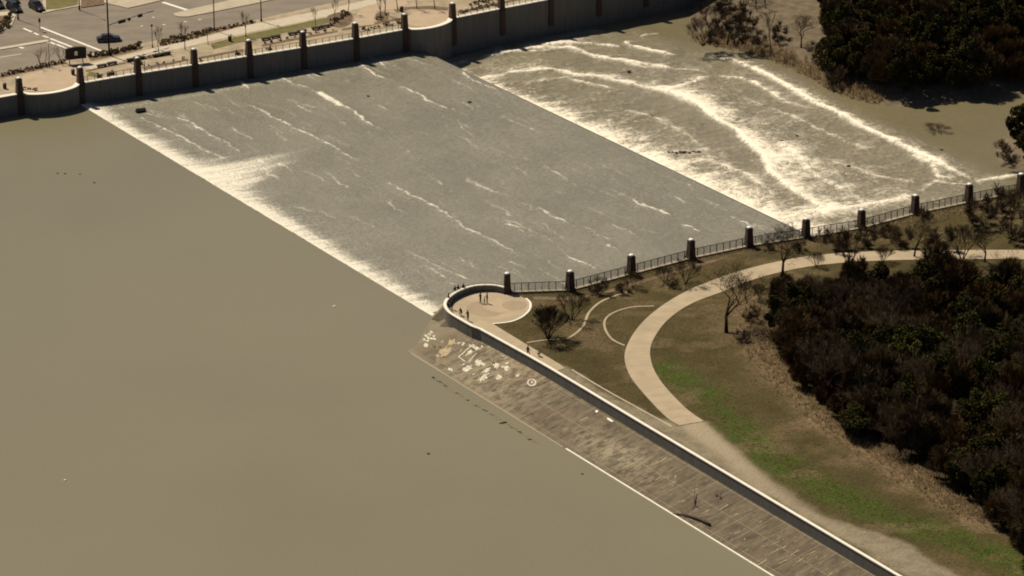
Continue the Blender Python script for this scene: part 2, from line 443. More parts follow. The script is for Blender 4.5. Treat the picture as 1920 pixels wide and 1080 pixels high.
roll = [[(585, 168), (612, 182), (648, 202), (700, 235), (715, 242)], [(462, 196), (520, 225), (560, 245), (600, 262), (660, 297), (675, 300)],
        [(758, 162), (800, 187), (842, 204)], [(668, 118), (700, 138), (732, 150)], [(687, 104), (722, 121)], [(440, 151), (468, 166)],
        [(515, 137), (560, 160), (585, 168)], [(566, 130), (600, 144)], [(330, 219), (400, 255), (452, 285)], [(268, 222), (340, 260), (420, 300)],
        [(718, 337), (800, 380), (870, 425), (972, 476)], [(870, 330), (962, 374)], [(1008, 389), (1062, 419)], [(1148, 354), (1182, 373), (1250, 402)],
        [(1277, 420), (1310, 434)], [(1205, 380), (1255, 403)], [(1370, 404), (1440, 432)], [(1060, 478), (1118, 506)], [(1128, 455), (1156, 471)],
        [(985, 428), (1040, 455)], [(930, 408), (1000, 445)], [(700, 195), (735, 212)], [(860, 118), (880, 145), (940, 172)], [(755, 105), (810, 122)],
        [(1150, 420), (1190, 440)], [(500, 395), (600, 450), (640, 470)], [(640, 395), (720, 440)], [(760, 470), (860, 520)], [(800, 500), (840, 525)],
        [(850, 480), (905, 508)], [(1060, 310), (1120, 335)], [(700, 250), (790, 300)], [(940, 205), (1010, 240)], [(1080, 300), (1140, 330), (1190, 360)]]
wob = (fbm(UU*.30, VV*.30, 21, 4)-.5)*4.2
strengths = [1, .8, 1, .9, .8, .9, .7, .6, .9, .8, .75, .45, 1, .7, .9, .8, .6, .7, .7, .5, .5, .5, .7, .5, .6, .3, .3, .4, .5, .5, .35, .35, .3, .3]
for l, s_ in zip(lines_uv(roll, -.5), strengths):
    D, S, T = seg_dist(UU+wob*.25, VV+wob*.5, l)
    amp = s_*(1-.5*np.abs(2*T-1)**3)
    brk = .55+.7*ss(fbm(UU*.9, VV*.9, 23, 3), .36, .58); amp = amp*brk
    hz += amp*.13*np.exp(-(D/.9)**2)
    fo += amp*.78*np.exp(-(D/.20)**2) + amp*.10*np.exp(-(D/1.1)**2)
rr = np.random.default_rng(11)
for i in range(150):
    u0, v0 = rr.uniform(2, 122), rr.uniform(6, 74); ln = rr.uniform(2, 10)
    D, S, T = seg_dist(UU+wob*.3, VV+wob*.6, [(u0, v0), (u0+ln, v0+rr.uniform(-.8, .8))])
    fo += rr.uniform(.15, .5)*np.exp(-(D/.20)**2)
pw, pz = UV(P(617, 185, -.5)); D, S, T = seg_dist(UU, VV, [(pw-4, pz+.3), (pw+4.5, pz-.2)]); fo += .42*(D < .75)
D, S, T = seg_dist(UU, VV, [UV(P(x, y, -.5)) for x, y in ((390, 345), (440, 335), (520, 330))]); 
near_wall = np.exp(-np.abs(UU-(1.5+VV*.055))/1.2)*.25; fo += near_wall
rough = (fbm(UU*.45, VV*.40, 31, 4)-.5)
hz += .16*rough + .10*(fbm(UU*1.1, VV*1.1, 33, 3)-.5) + band*.18*(st-.5)
patch = fbm(UU*.05, VV*.09, 41, 3); fo += .16*(patch-.5) + .07
o = grid_obj('spillway_water', UU, VV, zc+hz, MAT['chute'], {'foam': fo, 'rough': np.ones_like(fo)}, None, A0, AU); o['kind'] = 'structure'
# concrete drop wall at the foot of the chute
b = MB(); b.add([W(-9, 74.25, -.92), W(133, 76.66, -.92), W(133, 76.66, -6), W(-9, 74.25, -6), W(-9, 74.9, -.92), W(133, 77.3, -.92), W(133, 77.3, -6), W(-9, 74.9, -6)],
              [(0, 1, 2, 3), (5, 4, 7, 6), (4, 5, 1, 0)])
tag(b.build('drop_wall', MAT['wall']), 'low concrete drop wall at the downstream foot of the spillway', 'wall')
# crest weir under the lip of the lake
b = MB(); b.prism([W(-9, -.02)[:2], W(126, -.02)[:2], W(126, -1.2)[:2], W(-9, -1.2)[:2]], -5, -.05)
tag(b.build('weir_crest', MAT['wall']), 'straight concrete weir crest under the lake lip', 'weir')

# ------------------------------------------------------------------ river below the drop
us = np.arange(-60, 150, .42); vs_ = np.arange(74.0, 215, .42)
UU, VV = np.meshgrid(us, vs_)
fo = np.zeros_like(UU)
wx = (fbm(UU*.10, VV*.10, 51, 4)-.5)*7; wy = (fbm(UU*.10, VV*.10, 57, 4)-.5)*7
fine = fbm(UU*1.2, VV*.28, 61, 4)
fd = VV-(78.2+.017*UU)
fine = .5*fine+.5*fbm(UU*1.0, VV*.8, 62, 4)
ln = 2.2 + 3.4*ss(UU, 25, 60) + 2.0*(vnoise(UU*.15, VV*0, 63)-.5)
toe = np.exp(-np.clip(fd, 0, None)/ln); fo += toe*(1.05+1.3*(fine-.47))*(.62+.5*ss(UU, 8, 40)) + .30*np.exp(-np.clip(fd, 0, None)/9)*(fbm(UU*.9, VV*.16, 64, 3) > .55)
bands = [([(905, 150), (960, 137), (1040, 133), (1085, 146), (1130, 147), (1180, 160), (1250, 177), (1310, 200), (1350, 232)], .35, 3.4, .85),
         ([(980, 157), (1060, 147), (1100, 156), (1150, 168), (1165, 172)], .3, 1.6, .6),
         ([(1230, 168), (1290, 190), (1330, 218), (1380, 248), (1428, 292), (1440, 325), (1480, 352), (1520, 378), (1560, 405)], .45, 7.0, 1.0),
         ([(1460, 265), (1500, 300), (1530, 330), (1590, 360)], 1.6, 6.0, .45),
         ([(1370, 250), (1425, 285), (1490, 310)], 1.0, 5.0, .45),
         ([(930, 106), (1000, 92), (1070, 92), (1120, 108), (1180, 120), (1260, 130)], .4, 2.6, .70),
         ([(1010, 86), (1060, 84), (1110, 84), (1170, 90)], .6, 3.0, .75),
         ([(1168, 76), (1185, 87), (1220, 95), (1262, 104), (1285, 106)], .35, 1.3, .95),
         ([(1200, 68), (1240, 62)], .35, 1.0, .6),
         ([(1330, 110), (1372, 112), (1410, 128), (1445, 147), (1480, 170), (1530, 198), (1570, 215), (1620, 243), (1680, 270), (1740, 300), (1790, 325), (1835, 345)], .4, 2.6, 1.1),
         ([(1245, 178), (1290, 160), (1335, 143)], .5, 2.4, .70),
         ([(1335, 142), (1390, 150), (1430, 166), (1470, 190), (1530, 210)], .3, 2.6, .62),
         ([(900, 108), (960, 100), (1020, 97), (1080, 90)], .4, 2.0, .6), ([(1120, 105), (1200, 128), (1290, 132), (1340, 140)], .3, 2.0, .5), ([(1380, 180), (1450, 205), (1540, 245), (1640, 290)], .3, 2.2, .32),
         ([(1090, 210), (1160, 205), (1230, 222), (1290, 255), (1340, 300)], .3, 1.8, .34), ([(1260, 310), (1330, 300), (1400, 330), (1450, 365)], .3, 1.8, .36), ([(1560, 300), (1640, 330), (1720, 345)], .3, 2.0, .40),
         ([(1700, 290), (1745, 310), (1760, 335), (1800, 338)], .3, 2.6, .55),
         ([(1725, 362), (1755, 342), (1840, 352)], .3, 2.0, .6),
         ([(1830, 345), (1880, 338), (1930, 330)], .6, 2.2, .95),
         ([(1500, 395), (1560, 400), (1640, 385), (1720, 365)], 2.0, 5.0, .8)]
ridge = np.zeros_like(UU)
for l, up, dn, s_ in bands:
    lu = [UV(P(x, y, Z_POOL)) for x, y in l]
    D, S, T = seg_dist(UU+wx*.28, VV+wy*.28, lu)
    side = S > 0                                      # downstream side of the front
    D2 = np.where(side, D/(dn*.62), D/up); e = np.clip(1-np.abs(2*T-1)**6, 0, 1)
    fo += s_*e*(np.exp(-D2)*(.62+1.6*(fine-.47)) + .26*np.exp(-(D/.5)**2)*(.3+1.4*vnoise(UU*.45, VV*.45, 66))); fo += .22*s_*e*np.where(side, np.exp(-D/(dn*1.1)), 0); ridge = ridge + s_*e*np.exp(-np.where(side, D/3.0, D/.7))
calm_line = [UV(P(x, y, Z_POOL)) for x, y in ((1180, 72), (1285, 106), (1372, 112), (1480, 170), (1570, 215), (1680, 270), (1835, 345))]
D, S, T = seg_dist(UU, VV, calm_line); calm = np.where(S > 0, ss(D, 0, 9), 0)
chop = (fbm(UU*.42+wx*.1, VV*.30+wy*.1, 71, 5)-.5)
fo += (1-calm)*(.05+.62*chop) + (1-calm)*.1*(fbm(UU*.07, VV*.07, 77, 3)-.5)
h = (1-.8*calm)*(.62*chop + .12*(fbm(UU*1.2, VV*1.0, 73, 3)-.5)) + .12*np.clip(fo-.3, 0, 1) + .55*np.clip(ridge, 0, 1.3)
o = grid_obj('river_water', UU, VV, Z_POOL+h, MAT['river'], {'foam': fo, 'rough': 1-.85*calm}, None, A0, AU); o['kind'] = 'structure'
sheet('river_bed', [W(-200, 74.2)[:2], W(240, 74.2)[:2], W(240, 420)[:2], W(-200, 420)[:2]], Z_POOL-.55, MAT['lake'])

# ------------------------------------------------------------------ walls and coping
def offset_line(pts, d):
    out = []
    for i, p in enumerate(pts):
        t = (pts[min(i+1, len(pts)-1)]-pts[max(i-1, 0)]); t.z = 0; t.normalize(); out.append(p+Vector((-t.y, t.x, 0))*d)
    return out
def strip(b, pts, half, z0, z1, mi=0, z1f=None):
    L = offset_line(pts, half); Rr = offset_line(pts, -half); n = len(pts); vs = []
    for l, r in zip(L, Rr): vs += [(l.x, l.y, z0), (l.x, l.y, z1), (r.x, r.y, z1), (r.x, r.y, z0)]
    fs = [(0, 1, 2, 3), ((n-1)*4+3, (n-1)*4+2, (n-1)*4+1, (n-1)*4)]
    for i in range(n-1):
        a = i*4
        for k in range(4): fs.append((a+(k+1) % 4, a+k, a+4+k, a+4+(k+1) % 4))
    b.add(vs, fs, mi)
    return b
FA = P(159, 153, Z_COPE); FD = (P(755, 54, Z_COPE)-FA).normalized(); FN = Vector((-FD.y, FD.x, 0))
tn = [(-160, -3.5), (-50, -1.2), (-13.7, -.3), (-.9, 0), (11.2, .1), (23.2, -.2), (35, -.4), (46.8, -.6), (58.6, -.5), (70, .0), (82, 1.8), (94, 2.9), (106, 3.7), (118, 4.5), (130, 5.3), (142, 6.1), (260, 14)]
def FW(t, off=0.0, z=0.0):
    n = float(np.interp(t, [a for a, _ in tn], [b_ for _, b_ in tn])); q = FA + FD*t + FN*(n+off); return Vector((q.x, q.y, z))
far_t = [a for a, _ in tn]
def arc(ta, tb, sag, m=14):
    out = []
    for i in range(m+1):
        s = i/m; out.append(FW(ta+(tb-ta)*s, -sag*(1-(2*s-1)**2)**.62))
    return out
def far_line():
    return ([FW(-160), FW(-80), FW(-50), FW(-25.5), FW(-13.7)] + arc(-13.1, -1.5, 2.7) + [FW(-.9), FW(11.2), FW(23.2), FW(35), FW(46.8), FW(58.6), FW(69)]
            + arc(70.6, 81.4, 2.5) + [FW(82.2)] + [FW(t) for t in (94, 106, 118, 130, 142, 180, 260)])
FL = far_line()
t = thing('retaining_wall', FW(40, 0, 0), 0, 'tall shaded grey concrete retaining wall with two curved bays on the far spillway side', 'wall')
def loc_pts(pts, o): return [Vector((p.x-o.location.x, p.y-o.location.y, 0)) for p in pts]
fl = loc_pts(FL, t)
strip(MB(), fl, .40, -6, Z_COPE-.16).build('wall_face', MAT['wall'], t)
strip(MB(), fl, .52, Z_COPE-.157, Z_COPE).build('coping', MAT['coping'], t)

ARC = [(946, 538.5), (924, 534), (894, 534.5), (872, 539.5), (852, 548.5), (838, 559.5), (833, 571), (840, 583.5), (857, 595), (885, 611)]
arc_w = smooth(PX(ARC, Z_COPE), 4)
near_line = arc_w + [q for q in PX(wall_px, Z_COPE)] + [wall_end]
NWV = Vector((wdir.y, -wdir.x, 0))
near_line = [q - NWV*.12 for q in near_line]
near_line = [Vector((q.x, q.y, 0)) for q in near_line]
t = thing('parapet_wall', (near_line[12].x, near_line[12].y, 0), 0, 'long grey concrete parapet wall with pale coping, rounding the plaza and running beside the lake', 'wall')
nl = loc_pts(near_line, t)
strip(MB(), nl, .19, -6, Z_COPE-.14).build('wall_face', MAT['wall'], t)
strip(MB(), nl, .25, Z_COPE-.137, Z_COPE).build('coping', MAT['coping'], t)

pil_px = [(951, 509), (1069, 505), (1184, 475), (1296, 446), (1405, 423), (1512, 407), (1616, 390), (1717, 363), (1818, 342), (1915, 323)]
pil = [P(x, y, 6.85) for x, y in pil_px]; pil = [Vector((p.x, p.y, 0)) for p in pil]
fd_ = (pil[-1]-pil[5]).normalized(); pil += [pil[-1]+fd_*11.9*k for k in (1, 2, 3)]
fence_line = pil + [pil[-1]+fd_*200]
t = thing('fence_wall', pil[4].copy(), 0, 'low concrete wall with pale coping under the black fence, right of the spillway', 'wall')
fl2 = loc_pts(fence_line, t)
strip(MB(), fl2, .35, -6, Z_LAND+.12).build('wall_face', MAT['wall'], t)
strip(MB(), fl2, .42, Z_LAND+.123, Z_LAND+.25).build('coping', MAT['concrete'], t)

# pillars
def make_pillar(pilaster):
    t = thing('stone_pillar', (0, 0, 0), 0, 'x', 'pillar')
    b = MB(); b.box((0, 0, .25), (1.45, 1.45, .5)); b.build('base', MAT['pillar'], t)
    b = MB(); b.box((0, 0, 1.82), (1.22, 1.22, 2.64), top=.80); b.build('shaft', MAT['pillar'], t)
    b = MB(); b.box((0, 0, 3.22), (1.08, 1.08, .16)); b.box((0, 0, 3.36), (.86, .86, .12)); b.build('capital', MAT['pillar'], t)
    b = MB(); b.lathe([(.24, 3.42), (.46, 3.46), (.48, 3.54), (.34, 3.68), (.10, 3.76)], 10); b.build('lamp_globe', MAT['globe'], t, True)
    if pilaster:
        b = MB(); b.box((0, -.25, -2.7), (1.15, 1.15, 5.3), top=.95); b.build('pilaster', MAT['pillar'], t)
    return t
ORD = ['first', 'second', 'third', 'fourth', 'fifth', 'sixth', 'seventh', 'eighth', 'ninth', 'tenth', 'eleventh', 'twelfth', 'thirteenth', 'fourteenth']
np_ = Placer(make_pillar(False))
for i, p in enumerate(pil[:11]):
    d = fd_ if i > 4 else (pil[i+1]-pil[i]).normalized()
    lab = ('brown stone pillar with white globe at the edge of the round plaza' if i == 0 else
           f'brown stone pillar with white globe, {ORD[i]} along the black fence counting from the plaza')
    np_.put((p.x, p.y, Z_LAND), math.atan2(d.y, d.x), lab, 1.0, 'pillars along the black fence')
fp_ = Placer(make_pillar(True))
fpt = [-25.6, -13.7, -.9, 11.2, 23.2, 35, 46.8, 58.6, 70, 82, 94, 106, 118, 130]
shown = 0
for i, tt in enumerate(fpt):
    if i == 0: continue
    lab = {1: 'brown stone pillar left of the left curved wall bay', 2: 'brown stone pillar between the left curved bay and the straight far wall',
           8: 'brown stone pillar where the second curved wall bay begins', 9: 'brown stone pillar at the downstream end of the second curved wall bay'}.get(i,
           f'brown stone pillar on the far wall, {ORD[i-1]} counting from the left edge' )
    p = FW(tt, 0, Z_COPE-.45)
    fp_.put(p, math.atan2(FD.y, FD.x), lab, 1.0, 'pillars along the far retaining wall')

# railings, one thing per bay
def make_rail(L, h, posts, infill, name, mat):
    t = thing(name, (0, 0, 0), 0, 'x', 'railing')
    MB().tube([(0, 0, h), (L, 0, h)], .06, 5).build('top_rail', mat, t)
    MB().tube([(0, 0, .12), (L, 0, .12)], .03, 4).build('bottom_rail', mat, t)
    pm = MB().box((0, 0, h/2), (.10, .10, h)).mesh('post'); pm.materials.append(mat)
    for i in range(posts):
        o = link('post', pm, t); o.location = ((i+.5)*L/posts, 0, 0)
    if infill:
        b = MB(); n = int(L/infill)
        for i in range(n): b.box(((i+.5)*L/n, 0, h/2+.05), (.034, .034, h-.14))
        b.build('pickets', mat, t)
    return t
for i in range(10):
    a, c = pil[i], pil[i+1]; d = (c-a); L = d.length-1.3; dn = d.normalized(); q = a+dn*.65
    t = make_rail(L, 1.45, 8, .17, 'metal_fence', MAT['black'])
    t.location = (q.x, q.y, Z_LAND+.25); t.rotation_euler.z = math.atan2(d.y, d.x)
    t['category'] = 'fence'; t['group'] = 'black fence panels between the near pillars'
    t['label'] = ('black metal fence panel joining the plaza pillar to the next pillar' if i == 0 else f'black metal fence panel between the {ORD[i]} and {ORD[i+1]} pillar from the plaza')
# curved rail on the arc of the plaza
t = thing('metal_railing', (arc_w[10].x, arc_w[10].y, Z_COPE), 0, 'low curved black rail on top of the round plaza parapet', 'railing')
cp = [Vector((p.x-t.location.x, p.y-t.location.y, .28)) for p in arc_w[:19]]
MB().tube(cp, .035, 5).build('top_rail', MAT['black'], t)
for p in cp[::3]:
    MB().tube([(p.x, p.y, 0), (p.x, p.y, .28)], .025, 5).build('post', MAT['black'], t)
for i in range(2, 11):
    ta, tb = fpt[i]+.7, fpt[i+1]-.7
    if i == 8: continue
    a, c = FW(ta), FW(tb); d = c-a
    t = make_rail(d.length, 1.0, 7, .0, 'metal_railing', MAT['grey'])
    t.location = (a.x, a.y, Z_COPE); t.rotation_euler.z = math.atan2(d.y, d.x)
    t['group'] = 'thin railings on the far wall'
    t['label'] = f'thin grey metal railing on the far wall right after its {ORD[i-1]} pillar from the left'

# ------------------------------------------------------------------ sloped concrete apron below the parapet
AW = 9.4; AT = 2.1
ao = Vector((near_line[-6].x, near_line[-6].y, 0))
wl0 = P(900, 618, Z_COPE)
ao = wl0 + NWV*.0; ao.z = 0
arz = math.atan2(wdir.y, wdir.x)
def to_ap(p): d = p-ao; return (d.x*wdir.x+d.y*wdir.y, d.x*NWV.x+d.y*NWV.y)
def apz(y): return AT*(1-y/AW)
xs = np.arange(-14, 190, .6); ys = np.arange(-1.6, 10.6, .3)
XX, YY = np.meshgrid(xs, ys)
xB, yB = to_ap(P(856, 614, 2.1)); xD, yD = to_ap(P(774, 657, .03))
print('nose', xB, yB, xD, yD)
nose = xB - .5 + (xD-xB)*(np.clip(YY, -1, 9.4)-yB)/(yD-yB)
XX = np.maximum(XX, nose); 
ZZ = AT*(1-YY/AW) + .03*(fbm(XX*.5, YY*.15, 5, 3)-.5)
wet = np.clip(1-(XX-nose)/7.0, 0, 1)**1.3*.85 + .9*ss(YY, 8.3, 9.5)*np.clip(1-(XX-20)/25, 0.25, 1)
YN = -YY                                            # local y points left of the wall direction
apron = grid_obj('concrete_apron', XX, YN, ZZ, MAT['apron'], {'wet': np.clip(wet, 0, 1), 'pale': np.clip(.62*np.exp(-((XX-11)/12)**2)+.75*np.exp(-((XX-46)/9)**2)*np.exp(-((YY-5)/3)**2)+.12, 0, 1)}, None, ao, arz)
me = apron.data; me.flip_normals()
tag(apron, 'stained sloping concrete apron between the parapet wall and the lake', 'embankment')
def ap_px(x, y, y_guess=4.0):
    """a point of the photograph on the apron's own sloping plane"""
    z = 1.0
    for _ in range(12):
        a, b_ = to_ap(P(x, y, z)); z = apz(b_)
    return a, -b_
def mark(polys, mat, dz=.035):
    if len(polys) > 1: return [mark([q], mat, dz+.0012*(i % 5)) for i, q in enumerate(polys)]
    b = MB()
    for poly in polys:
        pl = [ap_px(x, y) for x, y in poly]
        n = len(pl); ar = sum(pl[i][0]*pl[(i+1) % n][1]-pl[(i+1) % n][0]*pl[i][1] for i in range(n))
        if ar < 0: pl = pl[::-1]
        b.add([(x, y, apz(-y)+dz) for x, y in pl], [tuple(range(n))])
    o = b.build('painted_mark', mat, apron)
    bm = bmesh.new(); bm.from_mesh(o.data); bmesh.ops.triangulate(bm, faces=bm.faces[:]); bm.to_mesh(o.data); bm.free()
    return o
def zp(x, y): return (760+x/4.908, 580+y/4.908)     # from the enlarged view
def Z(*pts): return [zp(x, y) for x, y in pts]
def rag(c, rx, ry, n=14, j=.22, rot=0, seed=0):
    r = random.Random(seed); out = []; n = int(n*1.5); j *= 1.3; rx *= .74; ry *= .74
    for i in range(n):
        a = 2*math.pi*i/n; q = 1+r.uniform(-j, j); x, y = rx*q*math.cos(a), ry*q*math.sin(a)
        out.append((c[0]+x*math.cos(rot)-y*math.sin(rot), c[1]+x*math.sin(rot)+y*math.cos(rot)))
    return Z(*out)
def quadln(a, b_, wd): 
    dx, dy = b_[0]-a[0], b_[1]-a[1]; L = math.hypot(dx, dy); nx, ny = -dy/L*wd/2, dx/L*wd/2
    return Z((a[0]+nx, a[1]+ny), (b_[0]+nx, b_[1]+ny), (b_[0]-nx, b_[1]-ny), (a[0]-nx, a[1]-ny))
mark([rag((x, y), 20, 15, 8, .15, .3, k) for k, (x, y) in enumerate([(240, 210), (190, 243), (222, 230), (262, 248), (175, 280), (213, 265), (268, 275), (240, 268), (205, 292)])], MAT['paintwhite'])
mark([rag((190, 330), 26, 26, 10, .2, 0, 20), rag((415, 553), 36, 17, 12, .2, .45, 21), rag((575, 545), 62, 34, 16, .28, -.5, 22), rag((670, 495), 45, 42, 16, .25, 0, 23), rag((720, 510), 20, 24, 10, .2, 0, 24)], MAT['paintwhite'])
mark([rag((370, 390), 85, 45, 18, .2, -.45, 30), rag((430, 305), 55, 38, 14, .3, -.3, 31), rag((300, 430), 25, 16, 10, .2, 0, 32)], MAT['paintcream'], .03)
mark([[p for p in rag((x, y), r, r*.8, 18, .03, 0, 3)] for x, y, r in ((265, 345, 46), (322, 350, 42))], MAT['paintgrey'], .026)
mark([rag((x, y), r, r*.8, 16, .03, 0, 4) for x, y, r in ((265, 345, 30), (322, 350, 26))], MAT['apron'], .030)
mark([quadln(a, b_, 9) for a, b_ in (((490, 440), (580, 360)), ((580, 360), (615, 330)), ((490, 440), (570, 495)), ((570, 495), (655, 405)))], MAT['paintwhite'])
mark([rag((590, 400), 55, 22, 14, .35, -.8, 41), rag((530, 320), 30, 18, 12, .3, -.3, 42), rag((640, 350), 70, 22, 16, .4, .4, 43)], MAT['paintwhite'], .028)
mark([rag((838, 520), 36, 34, 14, .3, 0, 50), rag((862, 625), 42, 26, 14, .25, -.5, 51), rag((710, 630), 70, 30, 16, .45, -.5, 52), rag((745, 560), 50, 22, 14, .45, -.6, 53), rag((1035, 610), 26, 16, 10, .3, -.6, 54), rag((930, 540), 46, 26, 12, .5, .3, 55)], MAT['paintwhite'], .03)
mark([rag((690, 655), 120, 22, 20, .5, -.6, 60), rag((800, 460), 60, 22, 14, .5, .4, 61), rag((560, 275), 60, 14, 14, .5, .5, 63), rag((345, 480), 100, 45, 14, .12, .3, 65)], MAT['paintgrey'], .024)
rm = random.Random(31)
for i in range(46):
    x, y = rm.uniform(330, 1000), rm.uniform(250, 690)
    if abs((y-(.62*x+60))) > 190: continue
    mark([rag((x, y), rm.uniform(10, 34), rm.uniform(5, 12), 8, .45, -.62+rm.gauss(0, .25), i)], MAT[rm.choice(('paintwhite', 'paintcream', 'paintgrey', 'paintgrey', 'paintgrey'))], .020+.0003*i)
ring = lambda r: [ap_px(997+r*1.05*math.cos(a), 717.5+r*.84*math.sin(a)) for a in [2*math.pi*k/24 for k in range(24)]]
b = MB(); ro, ri = ring(8.4), ring(5.6); vs = [(x, y, apz(-y)+.04) for x, y in ro+ri]
b.add(vs, [((k+1) % 24, k, 24+k, 24+(k+1) % 24) for k in range(24)]); o = b.build('painted_ring', MAT['paintwhite'], apron)
mark([rag((1168, 668), 13, 18, 8, .3, .3, 71), rag((1185, 690), 8, 6, 7, .2, 0, 72)], MAT['paintwhite'])
mark([[(1139, 783), (1144, 785.5), (1151, 790.5), (1146, 791), (1138, 786)], [(1116, 770), (1121, 769), (1121, 773), (1117, 774)]], MAT['white'])
def ln2(a, b_, wd): return [(x, y) for x, y in quad2(a, b_, wd)]
def quad2(a, b_, wd):
    dx, dy = b_[0]-a[0], b_[1]-a[1]; L = math.hypot(dx, dy); nx, ny = -dy/L*wd/2, dx/L*wd/2
    return [(a[0]+nx, a[1]+ny), (b_[0]+nx, b_[1]+ny), (b_[0]-nx, b_[1]-ny), (a[0]-nx, a[1]-ny)]
rq = random.Random(5); groups = {'paintcream': [], 'paintgrey': [], 'mulch': []}
for i in range(620):                                  # worn pale and dark scratches running down the slope
    x = rq.uniform(2, 165); dens = math.exp(-((x-45)/13)**2)+.45*math.exp(-((x-95)/16)**2)+.30
    if rq.random() > dens: continue
    y0 = rq.uniform(.8, 7.6); l = rq.uniform(.3, 1.7); wd = rq.uniform(.03, .13)
    groups[rq.choice(('paintcream', 'paintgrey', 'paintgrey', 'mulch'))].append((x, -y0, l, wd, rq.uniform(-.2, .2)))
    if rq.random() < .2: groups['paintgrey'].append((x, -y0, .10, rq.uniform(.3, .9), 0))
for mk_, lst in groups.items():
    b = MB()
    for n_, (x, y, l, wd, s_) in enumerate(lst):
        dz = .024+.0002*(n_ % 60); y2 = max(y-l, -9.2)
        b.add([(x-wd, y, apz(-y)+dz), (x+wd, y, apz(-y)+dz), (x+wd*.6+s_, y2, apz(-y2)+dz), (x-wd*.6+s_, y2, apz(-y2)+dz)], [(3, 2, 1, 0)])
    o = b.build('paint_scratches', MAT[mk_], apron); o['kind'] = 'stuff'
# pale kerb on the waterline
b = MB(); xk = -1.0; rk = random.Random(2)
x0 = to_ap(P(1060, 842, 0))[0]
b.box(((x0+185)/2, -AW-.02, .03), (185-x0, .30, .15)); b.build('waterline_kerb', MAT['coping'], apron)
x1, x2 = to_ap(P(772, 662, 0))[0], to_ap(P(842, 705, 0))[0]
b = MB(); b.box(((x1+x2)/2, -AW-.02, -.01), (x2-x1, .18, .10)); b.build('waterline_kerb', MAT['concrete'], apron)
x3 = to_ap(P(1055, 838, 0))[0]
b = MB(); b.box(((x2+x3)/2, -AW-.02, -.03), (x3-x2, .14, .09)); b.build('waterline_kerb', MAT['concrete'], apron)

# sloping end block round the nose of the parapet
q = [P(834, 573, 3.9), P(856, 614, 2.1), P(808, 599, .03), P(850, 585, 3.9), P(840, 560, -1.0), P(815, 588, -.4), P(776, 656, -.02), P(800, 640, -2)]
b = MB(); b.add(q, [(0, 2, 1), (2, 6, 1), (0, 5, 2), (0, 4, 5), (1, 3, 0), (0, 3, 4), (1, 6, 7), (2, 7, 6), (2, 5, 7), (1, 7, 5, 4, 3)])
tag(b.build('concrete_abutment', MAT['wetcon']), 'small sloping concrete block where the lake weir meets the round plaza wall', 'abutment', None, 'thing')
# ------------------------------------------------------------------ near bank of grass
left_edge = near_line[:]                              # fence start -> round plaza -> along the wall
bpoly = [(p.x, p.y) for p in left_edge] + [(420, 330), (420, 760)] + [(p.x, p.y) for p in fence_line[::-1][1:]] 
def BP(px): return [(p.x, p.y) for p in PX(px, Z_LAND)]
wood_edge = BP([(1405, 545), (1420, 600), (1440, 670), (1490, 735), (1550, 800), (1620, 850), (1690, 880), (1760, 930), (1830, 985), (1890, 1015), (1990, 1060), (2200, 1150)])
wood_poly = wood_edge + BP([(2600, 1150), (2600, 535), (1900, 530), (1760, 528), (1600, 525), (1480, 528)]); wood_poly.append(wood_poly[0])
green_l = BP([(1245, 690), (1325, 748), (1392, 810), (1470, 872), (1560, 924), (1650, 962), (1760, 1000), (1860, 1040), (1950, 1070)])
dry_l = BP([(1405, 560), (1410, 640), (1440, 690), (1500, 745), (1560, 805), (1640, 850), (1700, 890), (1760, 935), (1840, 975)])
gravel_poly = BP([(1046, 680), (1140, 738), (1215, 775), (1275, 797), (1320, 790), (1400, 868), (1440, 905), (1530, 968), (1610, 990), (1690, 1016), (1800, 1080), (1950, 1160), (1950, 1300), (1700, 1080), (1200, 792), (1046, 700)])
xs = np.arange(-16, 150, .5); ys = np.arange(420, 660, .5)
XX, YY = np.meshgrid(xs, ys)
ins = inside(XX, YY, bpoly)
q_any = ins.copy(); q_any[:-1] |= ins[1:]; q_any[1:] |= ins[:-1]; q_any[:, :-1] |= q_any[:, 1:]; q_any[:, 1:] |= q_any[:, :-1]
near_b = q_any & ~ins; bx, by = XX[near_b], YY[near_b]
best = np.full(bx.shape, 1e9); nx_, ny_ = bx.copy(), by.copy()
for (ax, ay), (cx, cy) in zip(bpoly, bpoly[1:]+bpoly[:1]):
    dx, dy = cx-ax, cy-ay; tt = np.clip(((bx-ax)*dx+(by-ay)*dy)/(dx*dx+dy*dy+1e-9), 0, 1); ex, ey = ax+tt*dx, ay+tt*dy
    d = np.hypot(bx-ex, by-ey); k = d < best; best = np.where(k, d, best); nx_ = np.where(k, ex, nx_); ny_ = np.where(k, ey, ny_)
XX[near_b] = nx_; YY[near_b] = ny_
def bank_z(X, Y):
    D, S, T = seg_dist(X, Y, wood_poly); d = np.where(inside(X, Y, wood_poly), D, 0)
    return Z_LAND - 2.0*ss(d, 0, 18)
nzz = (fbm(XX*.35, YY*.35, 91, 4)-.5)
Dg, Sg, _ = seg_dist(XX+nzz*2, YY+nzz*2, green_l); green = np.exp(-(Dg/2.9)**2)
Tg = ss(XX, -2, 26); green *= .45+.75*ss(fbm(XX*.14, YY*.14, 93, 3), .32, .55); green *= .15+1.0*ss(-YY, -550, -522); green = np.clip(green*1.25, 0, 1)
Dd, Sd, _ = seg_dist(XX+nzz*3, YY+nzz*3, dry_l); dry = np.exp(-(Dd/2.6)**2)*(.35+1.0*fbm(XX*.5, YY*.5, 95, 3)) + .45*ss(fbm(XX*.16, YY*.22, 97, 4), .55, .7)
gx = inside(XX, YY, gravel_poly); Dv, _, _ = seg_dist(XX, YY, gravel_poly+gravel_poly[:1]); sd = np.where(gx, Dv, -Dv)
gravel = ss(sd+nzz*2.0, -.7, .7)
